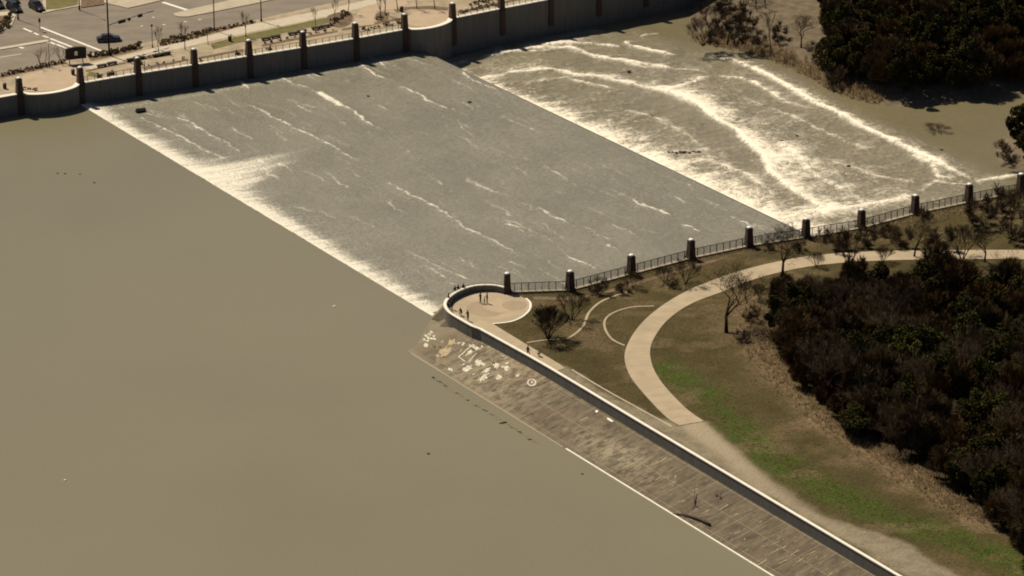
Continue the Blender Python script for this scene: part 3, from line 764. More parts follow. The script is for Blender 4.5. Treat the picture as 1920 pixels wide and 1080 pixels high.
Dw, Sw, _ = seg_dist(XX, YY, wood_poly); dark = np.where(inside(XX, YY, wood_poly), ss(Dw, 1, 5), 0)
zb = bank_z(XX, YY)
Dk, _, Tk = seg_dist(XX+nzz*1.2, YY+nzz*1.2, BP([(1298, 794), (1335, 826), (1385, 868), (1440, 912), (1520, 966), (1640, 1030), (1760, 1110)]))
track = np.exp(-(Dk/1.9)**4)*np.clip(1-Tk*1.15, 0, 1)*(Tk > .0)
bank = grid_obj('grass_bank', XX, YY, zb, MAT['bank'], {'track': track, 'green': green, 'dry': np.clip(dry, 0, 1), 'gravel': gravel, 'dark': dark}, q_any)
bank['kind'] = 'structure'
bb = [q.to_tuple()[:2] for q in [near_line[-2]+Vector((.1, .05, 0)), near_line[-1], Vector((900, 300, 0)), Vector((900, 1000, 0)), fence_line[-1], fence_line[-3]]]
sheet('outer_ground', [tuple(x) for x in bb], .8, MAT['ground'])

# paths
def path(name, px, mat, dz, m=4, skirt=.1):
    pl = BP(px); return sheet(name, pl, Z_LAND+dz, mat, skirt)
TL = S2([(1300, 540), (1262, 560), (1226, 585), (1198, 612), (1178, 643), (1171, 672), (1182, 706), (1212, 744), (1250, 783), (1274, 798)])
TR = S2([(1320, 790), (1291, 770), (1262, 742), (1237, 712), (1222, 682), (1220, 650), (1238, 616), (1264, 590), (1300, 568), (1350, 549)])
UL = S2([(2040, 470), (1880, 469), (1750, 470), (1650, 471), (1560, 476), (1500, 483), (1430, 497), (1360, 517), (1300, 540)])
UR = S2([(1350, 549), (1420, 522), (1500, 503), (1570, 494), (1650, 489), (1750, 487), (1880, 486), (2040, 489)])
path('trail_path', UL[:-1]+TL+TR+UR[1:], MAT['tan'], .06)
b = MB(); lc = [P(x, y, Z_LAND) for x, y in UL[::1]][::-1]
def joints(Lp, Rp, step):
    L_ = PX(Lp, Z_LAND); R_ = PX(Rp, Z_LAND); n = 0; acc = 0
    def at(Q, f):
        tot = sum((Q[i+1]-Q[i]).length for i in range(len(Q)-1)); d = f*tot
        for i in range(len(Q)-1):
            l = (Q[i+1]-Q[i]).length
            if d <= l: return Q[i].lerp(Q[i+1], d/l)
            d -= l
        return Q[-1]
    tot = sum((L_[i+1]-L_[i]).length for i in range(len(L_)-1)); n = int(tot/step)
    for k in range(1, n):
        a, c = at(L_, k/n), at(R_, k/n); d = Vector((-(c-a).y, (c-a).x, 0)).normalized()*.05
        b.add([(v.x, v.y, Z_LAND+.064) for v in (a-d, c-d, c+d, a+d)], [(0, 1, 2, 3)])
joints(UL[::-1][1:-1] if False else TL, TR[::-1], 3.0); joints(UL, UR[::-1], 3.0)
o = b.build('path_joints', MAT['browndisc']); o['kind'] = 'structure'
plaza = [(948, 545)] + [(x, y+11) for x, y in ARC[1:]] + [(900, 627), (1000, 685), (1034, 706), (1060, 688), (1046, 679), (985, 643), (923, 607), (950, 604.5), (966, 600.5), (982, 592), (993, 580), (993.5, 568), (985, 560), (971, 554)]
pl3 = [(p.x, p.y) for p in near_line[1:len(arc_w)]] + [(p.x-NWV.x*.05, p.y-NWV.y*.05) for p in near_line[len(arc_w):len(arc_w)+3]] + BP([(1060, 691), (1046, 681), (985, 645), (924, 607.5), (950, 604.5), (966, 600.5), (982, 592), (993, 580), (993.5, 568), (985, 560), (971, 554), (952, 549)])
sheet('plaza_pavement', pl3, Z_LAND+.06, MAT['tan'], .1)
def disc(cx, cy, r, n=40): c = P(cx, cy, Z_LAND); return [(c.x+r*math.cos(2*math.pi*k/n), c.y+r*math.sin(2*math.pi*k/n)) for k in range(n)]
sheet('paving_disc', disc(913, 579, 3.5), Z_LAND+.064, MAT['browndisc'])
sheet('paving_disc', disc(938, 574, 2.9), Z_LAND+.068, MAT['tan'])
sheet('paving_disc', disc(941, 574, 2.5), Z_LAND+.072, MAT['pinkpave'])
sheet('paving_disc', disc(964.5, 573, 2.1), Z_LAND+.076, MAT['browndisc'])
def edging(px, wd, mat, dz=.05, n=5):
    pts = smooth(PX(px, Z_LAND), n); return sheet('edging_kerb', [(p.x, p.y) for p in ribbon(pts, wd)], Z_LAND+dz, mat, .1)
edging([(924, 607.6), (950, 605), (966, 601), (982, 592.5), (993.5, 580), (994, 568), (986, 560)], .35, MAT['coping'], .10)
edging([(1180, 547), (1150, 556), (1125, 567), (1106, 584), (1099, 598), (1094, 611), (1080, 625), (1064, 635)], .42, MAT['tan'])
edging([(1050, 636), (1020, 638), (988, 643)], .35, MAT['tan'])
edging([(1226, 574), (1185, 576), (1156, 584), (1138, 595), (1133, 608), (1138, 624), (1150, 638), (1171, 648)], .36, MAT['tan'])
edging([(1072, 693), (1130, 728), (1200, 767), (1260, 800)], .3, MAT['concrete'], .03)
path('dirt_path', S2([(1000, 556), (1060, 557), (1110, 552), (1170, 535), (1230, 517), (1290, 500), (1350, 484), (1350, 488), (1290, 506), (1230, 523), (1170, 541), (1110, 558), (1060, 563), (1000, 562)], 3), MAT['mulch'], .03, skirt=0)

# ------------------------------------------------------------------ street and promenade beyond the far wall
def RP(px, z=Z_ROAD): return [(p.x, p.y) for p in PX(px, z)]
fw_edge = [(p.x, p.y) for p in FL]
sheet('road', [FW(-160, .1)[:2], FW(142, .1)[:2], (260, 900), (400, 2600), (-700, 2600), (-500, 640)], Z_ROAD, MAT['asphalt'])
K = [(-300, 199), (0, 141), (120, 113), (170, 101), (260, 83), (300, 74), (440, 46), (480, 37), (560, 19), (647, 0), (800, -36), (1000, -84), (1400, -180)]
sheet('promenade', RP(K, Z_PROM) + [FW(t)[:2] for t in (130, 118, 106, 94)] + [(p.x, p.y) for p in FL[::-1] if -60 < (p-FA).dot(FD) < 86], Z_PROM, MAT['promenade'], .3)
pr = lambda name, px, mat, dz: sheet(name, RP(px, Z_PROM), Z_PROM+dz, mat)
pr('sidewalk', [(150, 124), (215, 108), (240, 103), (294, 89), (350, 77), (393, 66), (441, 53), (480, 44), (565, 27), (620, 16), (700, -3), (715, 4), (640, 25), (620, 29), (565, 41), (480, 58), (409, 74), (350, 88), (305, 97), (240, 112), (170, 130)], MAT['kerb'], .010)
pr('lawn', [(395, 82), (440, 70), (480, 61), (565, 43), (612, 33), (622, 42), (560, 56), (480, 74), (440, 82), (400, 93)], MAT['lawn'], .014)
pr('planting_bed', [(0, 147), (60, 134), (120, 120), (120, 114), (60, 127), (0, 141.5)], MAT['mulch'], .014)
pr('planting_bed', [(165, 106), (215, 96), (262, 86), (268, 92), (240, 100), (215, 105), (170, 115)], MAT['mulch'], .014)
pr('planting_bed', [(296, 76), (350, 64.5), (400, 54.5), (440, 47), (480, 38.5), (480, 43), (440, 52), (393, 65), (350, 76), (300, 87)], MAT['mulch'], .014)
pr('planting_bed', S2([(614, 30), (630, 24), (655, 22), (662, 33), (655, 46), (638, 52), (620, 48), (612, 40)], 3), MAT['mulch'], .018)
pr('planting_bed', S2([(703, 32), (708, 24), (722, 22), (729, 31), (725, 40), (708, 42)], 3), MAT['mulch'], .018)
pr('planting_bed', [(738, 19), (760, 13), (810, 11), (842, 14), (838, 20), (800, 17), (770, 17), (745, 24)], MAT['mulch'], .018)
pr('planting_bed', [(238, 113), (300, 100), (318, 97), (318, 102), (296, 107), (238, 119)], MAT['mulch'], .018)
for st_ in ([(490, 84), (560, 70), (632, 57), (634, 60), (562, 74), (492, 88)], [(268, 127), (320, 117), (352, 110), (354, 113), (322, 121), (270, 131)], [(160, 132), (235, 116), (237, 119), (162, 135)],
            [(640, 54), (690, 45), (752, 33), (753, 36), (692, 49), (642, 58)], [(372, 107), (455, 92), (457, 95), (374, 111)], [(860, 22), (900, 12), (1000, -10), (1000, -6), (902, 17), (862, 26)]): pr('planting_bed', st_, MAT['mulch'], .014)
pr('bay_paving', S2([(36, 170), (30, 150), (60, 137), (100, 128), (140, 127), (149, 140), (146, 156), (125, 165), (100, 169), (70, 172)], 3), MAT['pinkpave'], .016)
pr('bay_paving', S2([(764, 46), (762, 32), (785, 22), (820, 19), (845, 22), (848, 32), (835, 42), (810, 48), (785, 50)], 3), MAT['pinkpave'], .016)
pr('bay_paving', [(663, 50), (666, 30), (676, 18), (700, 8), (728, 0), (760, -5), (765, 8), (735, 18), (708, 20), (700, 34), (702, 46)], MAT['pinkpave'], .022)
pr('planter_lawn', [(168, 134), (196, 140), (186, 147), (162, 141)], MAT['lawn'], .018)
rs = lambda name, px, mat, dz, sk=.0: sheet(name, RP(px), Z_ROAD+dz, mat, sk)
rs('median', [(-80, 107), (0, 90), (85, 75.5), (92, 76), (90, 79), (0, 94), (-80, 111)], MAT['kerb'], .14, .2)
rs('median', S2([(326, 26), (328, 30), (338, 32), (352, 32)], 3)[:-1] + [(352, 32), (400, 23), (480, 7), (560, -11), (700, -44), (700, -80), (560, -42), (480, -14), (420, 4), (352, 19)], MAT['concrete'], .14, .2)
rs('far_sidewalk', [(80, 26), (105, 20), (150, 12), (196, 6), (240, 16), (300, 2), (345, -12), (345, -120), (80, -120)], MAT['concrete'], .14, .2)
sheet('far_lawn', RP([(86, 18), (112, 16), (146, 9), (146, -60), (86, -60)], Z_ROAD+.15), Z_ROAD+.155, MAT['lawn'])
sheet('far_lawn', RP([(152, 14), (195, 8), (196, -60), (152, -60)], Z_ROAD+.15), Z_ROAD+.155, MAT['mulch'])
rs('far_sidewalk', [(-60, 70), (0, 60), (22, 48), (30, 30), (18, 22), (0, 24), (-60, 34)], MAT['kerb'], .14, .2)
sheet('planting_bed', RP([(-60, 66), (0, 57), (17, 47), (22, 34), (12, 28), (-60, 38)], Z_ROAD+.15), Z_ROAD+.155, MAT['mulch'])
def stripe(a, b_, wd=.45, name='road_marking'):
    q = [P(*a, Z_ROAD), P(*b_, Z_ROAD)]; return sheet(name, [(p.x, p.y) for p in ribbon(q, wd)], Z_ROAD+.006, MAT['paint'])
stripe((76, 51), (192, 96), .6); stripe((94, 72), (140, 90), .55); stripe((44, 53), (60, 60), .5); stripe((64, 61.5), (72, 65.5), .5); stripe((80, 67), (91, 70.5), .5)
stripe((95, 79), (103, 83), .55); stripe((106, 83), (126, 91), .55); stripe((305, 4), (352, 19), .8)
for a in ((263, 49), (305, 46.5), (345, 41), (372, 37), (240, 33), (285, 33)): stripe(a, (a[0]+5, a[1]-.9), .3)
stripe((34, 88.5), (41, 87.5), .9); stripe((40, 89), (44, 90.5), .7)
stripe((-30, 112), (40, 101), .2); stripe((420, 60), (700, 4), .2, 'kerb_line')

# ------------------------------------------------------------------ plants
def leaf_crown(rnd, n_clump, n_leaf, R3, leaf, zc, brush=False):
    b = MB(); cl = []
    for i in range(n_clump):
        while True:
            q = Vector((rnd.uniform(-1, 1), rnd.uniform(-1, 1), rnd.uniform(-1, 1)))
            if .25 < q.length < 1: break
        cl.append((Vector((q.x*R3[0], q.y*R3[1], q.z*R3[2]+zc)), rnd.uniform(.22, .42)*R3[0]))
    for c, r in cl:
        for k in range(n_leaf):
            d = Vector((rnd.gauss(0, 1), rnd.gauss(0, 1), rnd.gauss(0, 1))).normalized()*r*rnd.uniform(.3, 1)**.5
            p = c+d*1.0; s = leaf*rnd.uniform(.6, 1.4)
            qn = Quaternion((rnd.gauss(0, 1), rnd.gauss(0, 1), rnd.gauss(0, 1), rnd.gauss(0, 1))).normalized()
            if brush:
                ax = (d.normalized()+Vector((0, 0, .8))).normalized(); qq = ax.to_track_quat('X', 'Z') @ Quaternion((1, 0, 0), rnd.uniform(0, 6.3))
                vv = [qq @ Vector((x*s*2.6, y*s*.16, 0)) for x, y in ((-.5, -1), (.5, -.4), (.5, .4), (-.5, 1))]
            else: vv = [qn @ Vector((x*s*.5, y*s*.5, z_)) for x, y, z_ in ((-1, -.7, 0), (.9, -.8, .06*s), (1, .7, 0), (-.8, .9, .08*s))]
            b.add([p+v for v in vv], [(0, 1, 2, 3)])
    return b, [c for c, _ in cl]
def grow(b, p, d, L, r, depth, rnd, spread=.55, up=.12, gn=4):
    pts = [p]; rad = [r]; q = p; dd = d.copy(); seg = 3
    for i in range(seg):
        dd = (dd+Vector((rnd.gauss(0, .11), rnd.gauss(0, .11), rnd.gauss(0, .05)+up*.3))).normalized(); q = q+dd*L/seg
        pts.append(q); rad.append(r*(1-.45*(i+1)/seg))
    b.tube(pts, rad, 5 if depth > 2 else 3, caps=False)
    if depth == 0: return
    kids = rnd.choice((2, 3, 3)) if depth > 1 else rnd.choice((2, 3))
    for k in range(kids+1):
        at = pts[-1] if k < kids-0 else pts[rnd.choice((1, 2))]
        ax = Vector((rnd.gauss(0, 1), rnd.gauss(0, 1), rnd.gauss(0, .4))).normalized()
        nd = (dd+ax*spread*rnd.uniform(.7, 1.5)+Vector((0, 0, up))).normalized()
        grow(b, at, nd, L*rnd.uniform(.6, .85), max(rad[-1]*rnd.uniform(.6, .85), .012), depth-1, rnd, spread, up)
def bare_tree(name, seed, h, depth, r, stems=1, spread=.55, mats=('bark', 'twig'), trunk_frac=.28, lean=.1):
    rnd = random.Random(seed); t = thing(name, (0, 0, 0), 0, 'x', 'tree')
    tb, bb_ = MB(), MB()
    for s in range(stems):
        a = 2*math.pi*s/stems+rnd.uniform(-.4, .4); k = (.0 if stems == 1 else rnd.uniform(.35, .8))
        d = Vector((math.cos(a)*k+rnd.gauss(0, lean), math.sin(a)*k+rnd.gauss(0, lean), 1)).normalized()
        base = Vector((math.cos(a), math.sin(a), 0))*(0 if stems == 1 else r*1.5); L = h*trunk_frac
        mid = base+d*L*.5; end = base+d*L
        tb.tube([base-Vector((0, 0, .25)), mid, end], [r*1.15, r*.9, r*.75], 6)
        for k2 in range(3):
            ax = Vector((rnd.gauss(0, 1), rnd.gauss(0, 1), .2)).normalized()
            grow(bb_, end if k2 else mid.lerp(end, .8), (d+ax*spread).normalized(), h*.27, r*.62, depth, rnd, spread)
    tb.build('trunk', MAT[mats[0]], t, True); bb_.build('branches', MAT[mats[1]], t)
    return t
def fuzzy(name, seed, R3, zc, n_clump, n_leaf, leaf, mat, brush, trunk_h=None, cat='tree'):
    rnd = random.Random(seed); t = thing(name, (0, 0, 0), 0, 'x', cat)
    b, cl = leaf_crown(rnd, n_clump, n_leaf, R3, leaf, zc, brush); b.build('crown', MAT[mat], t)
    tb = MB(); tb.tube([(0, 0, -.3), (.05, .05, zc*.5), (0, 0, zc)], [.05*zc*.55, .04*zc*.5, .02*zc*.5], 6)
    for c in cl[::max(1, len(cl)//8)]:
        tb.tube([(0, 0, zc*.45), Vector((0, 0, zc*.45)).lerp(c, .55)+Vector((0, 0, .1)), c], [.03*zc*.5, .02*zc*.4, .012], 5)
    tb.build('trunk', MAT['bark'], t); return t
bank_at = lambda p: float(bank_z(np.array([p.x]), np.array([p.y]))[0])

T1 = bare_tree('bare_tree', 101, 9.6, 5, .24, 1, .78, ('bark', 'bark'), lean=.12); P1 = Placer(T1)
T2 = bare_tree('bare_tree', 102, 9.2, 5, .24, 1, .85, ('bark', 'bark'), lean=.2); P2 = Placer(T2)
T3 = bare_tree('bare_tree', 103, 6.0, 4, .11, 4, .48, ('bark', 'bark')); P3 = Placer(T3)
T4 = bare_tree('bare_tree', 104, 4.4, 3, .075, 1, .42, ('bark', 'bark'), trunk_frac=.36); P4 = Placer(T4)
# the wood to the right of the trail
kinds = [fuzzy('dark_tree', 1, (2.6, 2.6, 2.9), 3.9, 30, 300, .23, 'leafdark', False), fuzzy('dark_tree', 2, (3.1, 2.8, 2.5), 3.7, 32, 300, .23, 'leafdark', False),
         fuzzy('dark_tree', 3, (2.7, 3.0, 2.7), 3.6, 30, 300, .22, 'leafolive', False), fuzzy('brush_tree', 4, (2.9, 2.9, 2.7), 3.5, 40, 260, .30, 'leafbrown', True),
         fuzzy('brush_tree', 5, (2.7, 2.6, 3.0), 3.9, 38, 260, .30, 'twig', True), fuzzy('dark_tree', 6, (2.3, 2.3, 3.4), 4.3, 28, 300, .23, 'leafdark', False)]
PL = [Placer(k) for k in kinds]
LAB = {'dark': 'dark evergreen tree packed into the wood right of the curving trail', 'brush': 'dark brown leafless brushy tree inside the wood right of the curving trail',
       'olive': 'dark olive green tree in the wood right of the curving trail'}
def scatter(poly, step, rnd, jit=.42):
    xs_ = [p[0] for p in poly]; ys_ = [p[1] for p in poly]; out = []
    y = min(ys_); row = 0
    while y < max(ys_):
        x = min(xs_)+(row % 2)*step/2
        while x < max(xs_):
            q = Vector((x+rnd.uniform(-jit, jit)*step, y+rnd.uniform(-jit, jit)*step, 0))
            if inside(np.array([q.x]), np.array([q.y]), poly)[0]: out.append(q)
            x += step
        y += step*.87; row += 1
    return out
rt = random.Random(21)
ewood = BP([(1458, 635), (1470, 575), (1540, 556), (1620, 549), (1760, 547), (1940, 549), (2010, 620), (2020, 1120), (1935, 1075), (1880, 1030), (1850, 965), (1790, 920), (1740, 865), (1680, 842), (1600, 820), (1560, 780), (1515, 735), (1480, 700)])
cols_olive = P(1800, 740, Z_LAND)
for q in scatter(ewood, 4.9, rt):
    D = math.hypot(q.x-cols_olive.x, (q.y-cols_olive.y)*.6)
    edge = float(seg_dist(np.array([q.x]), np.array([q.y]), ewood[-6:])[0][0])
    r_ = rt.random()
    if D < 12 and r_ < .38: k = 2
    elif edge < 7 and r_ < .55: k = rt.choice((3, 4))
    else: k = rt.choice((0, 1, 3, 3, 4, 3, 4, 4, 3, 4, 5))
    lab = LAB['olive'] if k == 2 else LAB['brush'] if k in (3, 4) else LAB['dark']
    s = rt.uniform(.62, 1.28); 
    if edge < 4: s *= .8
    PL[k].put((q.x, q.y, bank_at(q)-.1), rt.uniform(0, 6.28), lab, (s*rt.uniform(.9, 1.1), s*rt.uniform(.9, 1.1), s*rt.uniform(.8, 1.15)), 'trees of the dark wood right of the trail')

rt2 = random.Random(77)
P6 = Placer(bare_tree('bare_tree', 131, 8.6, 5, .16, 1, .6, ('twig', 'paletwig'))); P7 = Placer(bare_tree('bare_tree', 132, 7.6, 4, .12, 3, .5, ('twig', 'paletwig')))
for q in scatter(ewood, 7.6, rt2):
    (P6, P7)[rt2.randrange(2)].put((q.x, q.y, bank_at(q)-.1), rt2.uniform(0, 6.28), 'tall bare tree whose leafless crown rises among the dark wood right of the trail', rt2.uniform(.75, 1.1), 'bare trees rising among the dark wood')
# far bank across the river
nb_edge_px = [(1180, -60), (1262, -5), (1296, 42), (1302, 80), (1370, 93), (1430, 106), (1480, 128), (1540, 158), (1590, 184), (1640, 196), (1700, 204), (1790, 192), (1860, 180), (1940, 166), (2200, 120)]
nb_edge = [(p.x, p.y) for p in PX(nb_edge_px, Z_POOL)]
nb_poly = nb_edge + [(420, 760), (420, 1100), (60, 1100)]
xs = np.arange(10, 240, 1.0); ys = np.arange(630, 980, 1.0); XX, YY = np.meshgrid(xs, ys)
D, S, T = seg_dist(XX, YY, nb_edge); ins = inside(XX, YY, nb_poly)
zz = np.where(ins, Z_POOL-.2+2.6*ss(D, -1.5, 11)+.9*ss(D, 10, 30), Z_POOL-.2-.5*np.minimum(D, 3)) + .35*(fbm(XX*.3, YY*.3, 15, 4)-.4)
o = grid_obj('river_bank', XX, YY, zz, MAT['mud'], {}, ins | (D < 3)); o['kind'] = 'structure'
def nb_z(p):
    X, Y = np.array([p.x]), np.array([p.y]); D = float(seg_dist(X, Y, nb_edge)[0][0])
    return float(Z_POOL-.2+2.6*ss(np.array([D]), -1.5, 11)[0]+.9*ss(np.array([D]), 10, 30)[0])
nwood = [(p.x, p.y) for p in PX([(1545, 130), (1530, 60), (1540, -30), (1560, -90), (2000, -90), (2010, 150), (1900, 158), (1800, 166), (1700, 180), (1640, 172), (1590, 158)], -2.5)]
LN = {0: 'dark evergreen tree massed on the far bank of the river', 1: 'brown leafless brushy tree on the far bank of the river', 2: 'dark olive tree massed on the far bank of the river'}
for q in scatter(nwood, 5.4, rt):
    k = rt.choice((0, 1, 5, 0, 1, 3, 2, 4)); s = rt.uniform(1.0, 1.45)
    lab = LN[2] if k == 2 else LN[1] if k in (3, 4) else LN[0]
    PL[k].put((q.x, q.y, nb_z(q)-.2), rt.uniform(0, 6.28), lab, (s, s*rt.uniform(.9, 1.1), s*rt.uniform(.85, 1.15)), 'trees of the dark wood on the far river bank')
eb_px = [(2100, 190), (1935, 215), (1890, 250), (1862, 282), (1875, 304), (1905, 322), (1950, 330), (2100, 300)]
eb = [(p.x, p.y) for p in PX(eb_px, Z_POOL)]
xs = np.arange(70, 140, .7); ys = np.arange(590, 680, .7); XX, YY = np.meshgrid(xs, ys)
D, S, T = seg_dist(XX, YY, eb); ins = inside(XX, YY, eb)
zz = np.where(ins, Z_POOL-.1+1.6*ss(D, -1, 5), Z_POOL-.1-.5*np.minimum(D, 2))+.4*(fbm(XX*.5, YY*.5, 19, 4)-.4)
o = grid_obj('river_bank', XX, YY, zz, MAT['mud'], {}, ins | (D < 2)); o['kind'] = 'structure'
for i, (x, y, s, k) in enumerate(((1912, 268, 1.05, 5), (1948, 250, 1.1, 0), (1935, 292, .95, 1), (1975, 275, 1.1, 5))):
    p = P(x, y, -2.5); PL[k].put(p, i*1.3, 'dark evergreen tree on the small river bank above the last fence pillar', s, 'evergreens on the small right bank')

# leafless trees and shrubs one can tell apart
T5 = bare_tree('bare_tree', 109, 4.6, 2, .07, 3, .42, ('bark', 'bark'), trunk_frac=.32); P5 = Placer(T5)
S1 = bare_tree('bare_shrub', 105, 4.8, 4, .06, 10, .5, ('bark', 'bark'), .32); S1['category'] = 'shrub'; Q1 = Placer(S1)
S2_ = bare_tree('bare_shrub', 106, 3.0, 3, .035, 8, .5, ('bark', 'twig'), .3); S2_['category'] = 'shrub'; Q2 = Placer(S2_)
S3 = fuzzy('bare_shrub', 107, (1.9, 1.9, 1.2), 1.25, 14, 46, .26, 'paletwig', True, cat='shrub'); Q3 = Placer(S3)
S4 = fuzzy('bare_shrub', 108, (2.2, 2.2, 2.1), 2.2, 18, 42, .34, 'paletwig', True, cat='shrub'); Q4 = Placer(S4)
def put(pl, x, y, lab, s=1.0, rz=None, z=Z_LAND, grp=None): return pl.put(P(x, y, z), rt.uniform(0, 6.28) if rz is None else rz, lab, s, grp)
put(P1, 1362, 624, 'tall leafless tree with a spreading crown between the trail and the dark wood', (1.3, 1.3, 1.05), .4)
put(P2, 1467, 517, 'leafless tree with crooked limbs on the lower edge of the trail before the wood', (1.05, 1.05, 1.05), 1.0)
put(Q1, 1028, 636, 'wide leafless vase shaped shrub on the grass right of the plaza', 1.08)
put(P3, 1073, 600, 'narrow multi stemmed leafless tree in front of the second fence pillar', .80)
put(Q2, 1187, 540, 'leafless bush below the third fence pillar', 1.0)
put(Q3, 1122, 549, 'low brown bush under the fence between the second and third pillars', 1.0)
put(Q3, 1168, 548, 'low brown bush just left of the third fence pillar', .75)
put(Q2, 1246, 530, 'leafless bush under the fence between the third and fourth pillars', 1.0)
put(P3, 1286, 531, 'upright leafless shrub at the foot of the fourth fence pillar', .72)
put(Q3, 1262, 538, 'small brown bush beside the upright shrub at the fourth pillar', .6)
for i, (x, y, pl, s, lab) in enumerate([
    (1592, 496, P3, .95, 'multi stemmed leafless tree on the upper trail edge, first right of the crooked tree'), (1714, 481, P2, .72, 'leafless tree with a thick leaning trunk beside the upper trail'),
    (1804, 486, P3, 1.0, 'multi stemmed leafless tree beside the upper trail near the right edge'), (1846, 490, P1, .7, 'thin leafless tree by the far right end of the trail'),
    (1880, 428, P1, .66, 'leafless tree between the trail end and the ninth fence pillar'), (1897, 419, P4, 1.2, 'slim leafless tree at the right edge above the trail'),
    (1575, 470, Q4, .9, 'brown twiggy bush between the trail and the sixth fence pillar'), (1625, 462, Q4, .85, 'brown twiggy bush below the seventh fence pillar'),
    (1672, 455, Q2, 1.1, 'leafless bush right of the seventh fence pillar'), (1692, 462, Q4, .8, 'round twiggy bush above the trail below the eighth pillar'),
    (1765, 468, Q4, 1.0, 'large twiggy bush touching the upper trail edge'), (1838, 425, Q4, 1.25, 'biggest twiggy bush in front of the ninth fence pillar'),
    (1868, 398, Q4, 1.1, 'twiggy bush against the fence right of the ninth pillar'), (1902, 392, Q2, 1.3, 'leafless bush below the last fence pillar at the right edge'),
    (1735, 412, Q3, .8, 'low brown bush under the fence right of the eighth pillar'), (1655, 440, Q3, .9, 'low brown bush below the fence right of the seventh pillar'),
    (1545, 452, Q3, .8, 'low brown bush under the fence right of the sixth pillar'), (1640, 455, P4, .9, 'small slim leafless tree above the trail below the seventh pillar'),
    (1905, 450, Q4, 1.2, 'twiggy bush on the right edge above the trail end'), (1500, 470, Q3, .7, 'low brown bush between the sixth pillar and the trail'),
    (1440, 470, Q3, .6, 'low brown bush at the foot of the fifth pillar'), (1530, 500, Q2, .9, 'leafless bush on the lower trail edge beside the dark wood'),
    (1655, 492, Q2, 1.0, 'leafless bush at the lower trail edge against the tree tops'), (1750, 492, P3, .7, 'multi stemmed shrub at the lower trail edge against the wood'),
    (1410, 600, Q3, .9, 'low brown bush right of the tall leafless tree'), (1400, 570, P4, .9, 'slim leafless sapling behind the tall leafless tree'),
    (1425, 560, Q2, .9, 'leafless bush at the upper left corner of the wood'), (1390, 640, Q3, .7, 'brown bush at the foot of the tall leafless tree')]):
    put(pl, x, y, lab, s)
for i, (x, y, pl, s, lab) in enumerate([
    (1318, 84, P3, 1.0, 'multi stemmed leafless tree nearest the far wall on the river bank'), (1364, 82, P2, .8, 'leafless tree behind the first clump on the far river bank'),
    (1446, 94, P4, 1.7, 'slim leafless tree at the water edge of the far bank'), (1502, 90, P2, .72, 'pale crooked leafless tree left of the far dark wood'),
    (1420, 28, P4, 1.5, 'slim leafless tree at the top of the far bank'), (1436, 24, P4, 1.4, 'second slim leafless tree at the top of the far bank'),
    (1340, 84, Q4, .9, 'brown bush under the multi stemmed tree on the far bank'), (1385, 84, Q4, 1.0, 'brown bush in the middle of the far bank clump'),
    (1400, 60, Q4, 1.0, 'brown bush behind the far bank clump'), (1355, 55, Q4, 1.0, 'brown bush beside the far wall on the far bank'),
    (1460, 75, Q4, .85, 'round brown bush right of the slim far bank tree'), (1425, 88, Q3, 1.0, 'low brown bush at the far bank waterline'),
    (1330, 50, P3, .9, 'leafless tree close to the far wall at the top of the frame'), (1380, 40, Q4, 1.1, 'tall brown bush at the top of the far bank'),
    (1405, 10, P3, 1.0, 'multi stemmed leafless tree at the top edge above the far bank clump'), (1350, 15, Q4, 1.2, 'brown bush at the top edge next to the far wall'),
    (1530, 110, Q4, .8, 'brown bush at the left foot of the far dark wood'), (1565, 150, Q3, 1.2, 'low brown bush at the waterline below the far wood'),
    (1880, 290, Q3, 1.0, 'low brown bush at the tip of the small right bank'), (1895, 308, Q3, .9, 'low brown bush between the small bank and the fence')]):
    put(pl, x, y, lab, s, None, -2.0)

# dry grass and tufts: nobody could count them
def tufts(name, pts, hgt, mat, lab):
    b = MB(); r = random.Random(3)
    for p, s in pts:
        for k in range(4):
            a = r.uniform(0, 6.28); h = hgt*s*r.uniform(.6, 1.3); w_ = .07*s; dx, dy = math.cos(a), math.sin(a); lx, ly = r.uniform(-.4, .4)*h, r.uniform(-.4, .4)*h
            ox, oy = r.uniform(-.2, .2), r.uniform(-.2, .2)
            b.add([(p[0]+ox-dx*w_, p[1]+oy-dy*w_, p[2]-.05), (p[0]+ox+dx*w_, p[1]+oy+dy*w_, p[2]-.05), (p[0]+ox+lx, p[1]+oy+ly, p[2]+h)], [(0, 1, 2)])
    o = b.build(name, mat); return tag(o, lab, 'grass', None, 'stuff')
rg = random.Random(9); pts = []
seg = dry_l
for i in range(2600):
    k = rg.random()*(len(seg)-1); j = int(k); f = k-j
    x = seg[j][0]*(1-f)+seg[j+1][0]*f+rg.gauss(1.2, 1.7); y = seg[j][1]*(1-f)+seg[j+1][1]*f+rg.gauss(0, 1.7)
    q = Vector((x, y, 0)); pts.append(((x, y, bank_at(q)), rg.uniform(.6, 1.3)))
tufts('dry_grass', pts, .48, MAT['drygrass'], 'tall dry tan grass along the edge of the dark wood')
pts = []
for i in range(1500):
    k = 3+rg.random()*6; j = int(k); f = k-j
    x = nb_edge[j][0]*(1-f)+nb_edge[j+1][0]*f; y = nb_edge[j][1]*(1-f)+nb_edge[j+1][1]*f
    q = Vector((x+rg.uniform(-1, 3), y+rg.uniform(0, 5), 0)); pts.append(((q.x, q.y, nb_z(q)), rg.uniform(.7, 1.5)))
tufts('dry_grass', pts, .9, MAT['drygrass'], 'dry reeds along the far river bank')
MAT['greenblade'] = leaf_mat('green_blade', (.075, .115, .014), (.15, .21, .035), thin=True)
MAT['oliveblade'] = leaf_mat('olive_blade', (.10, .078, .032), (.22, .17, .08), thin=True)
pts = []
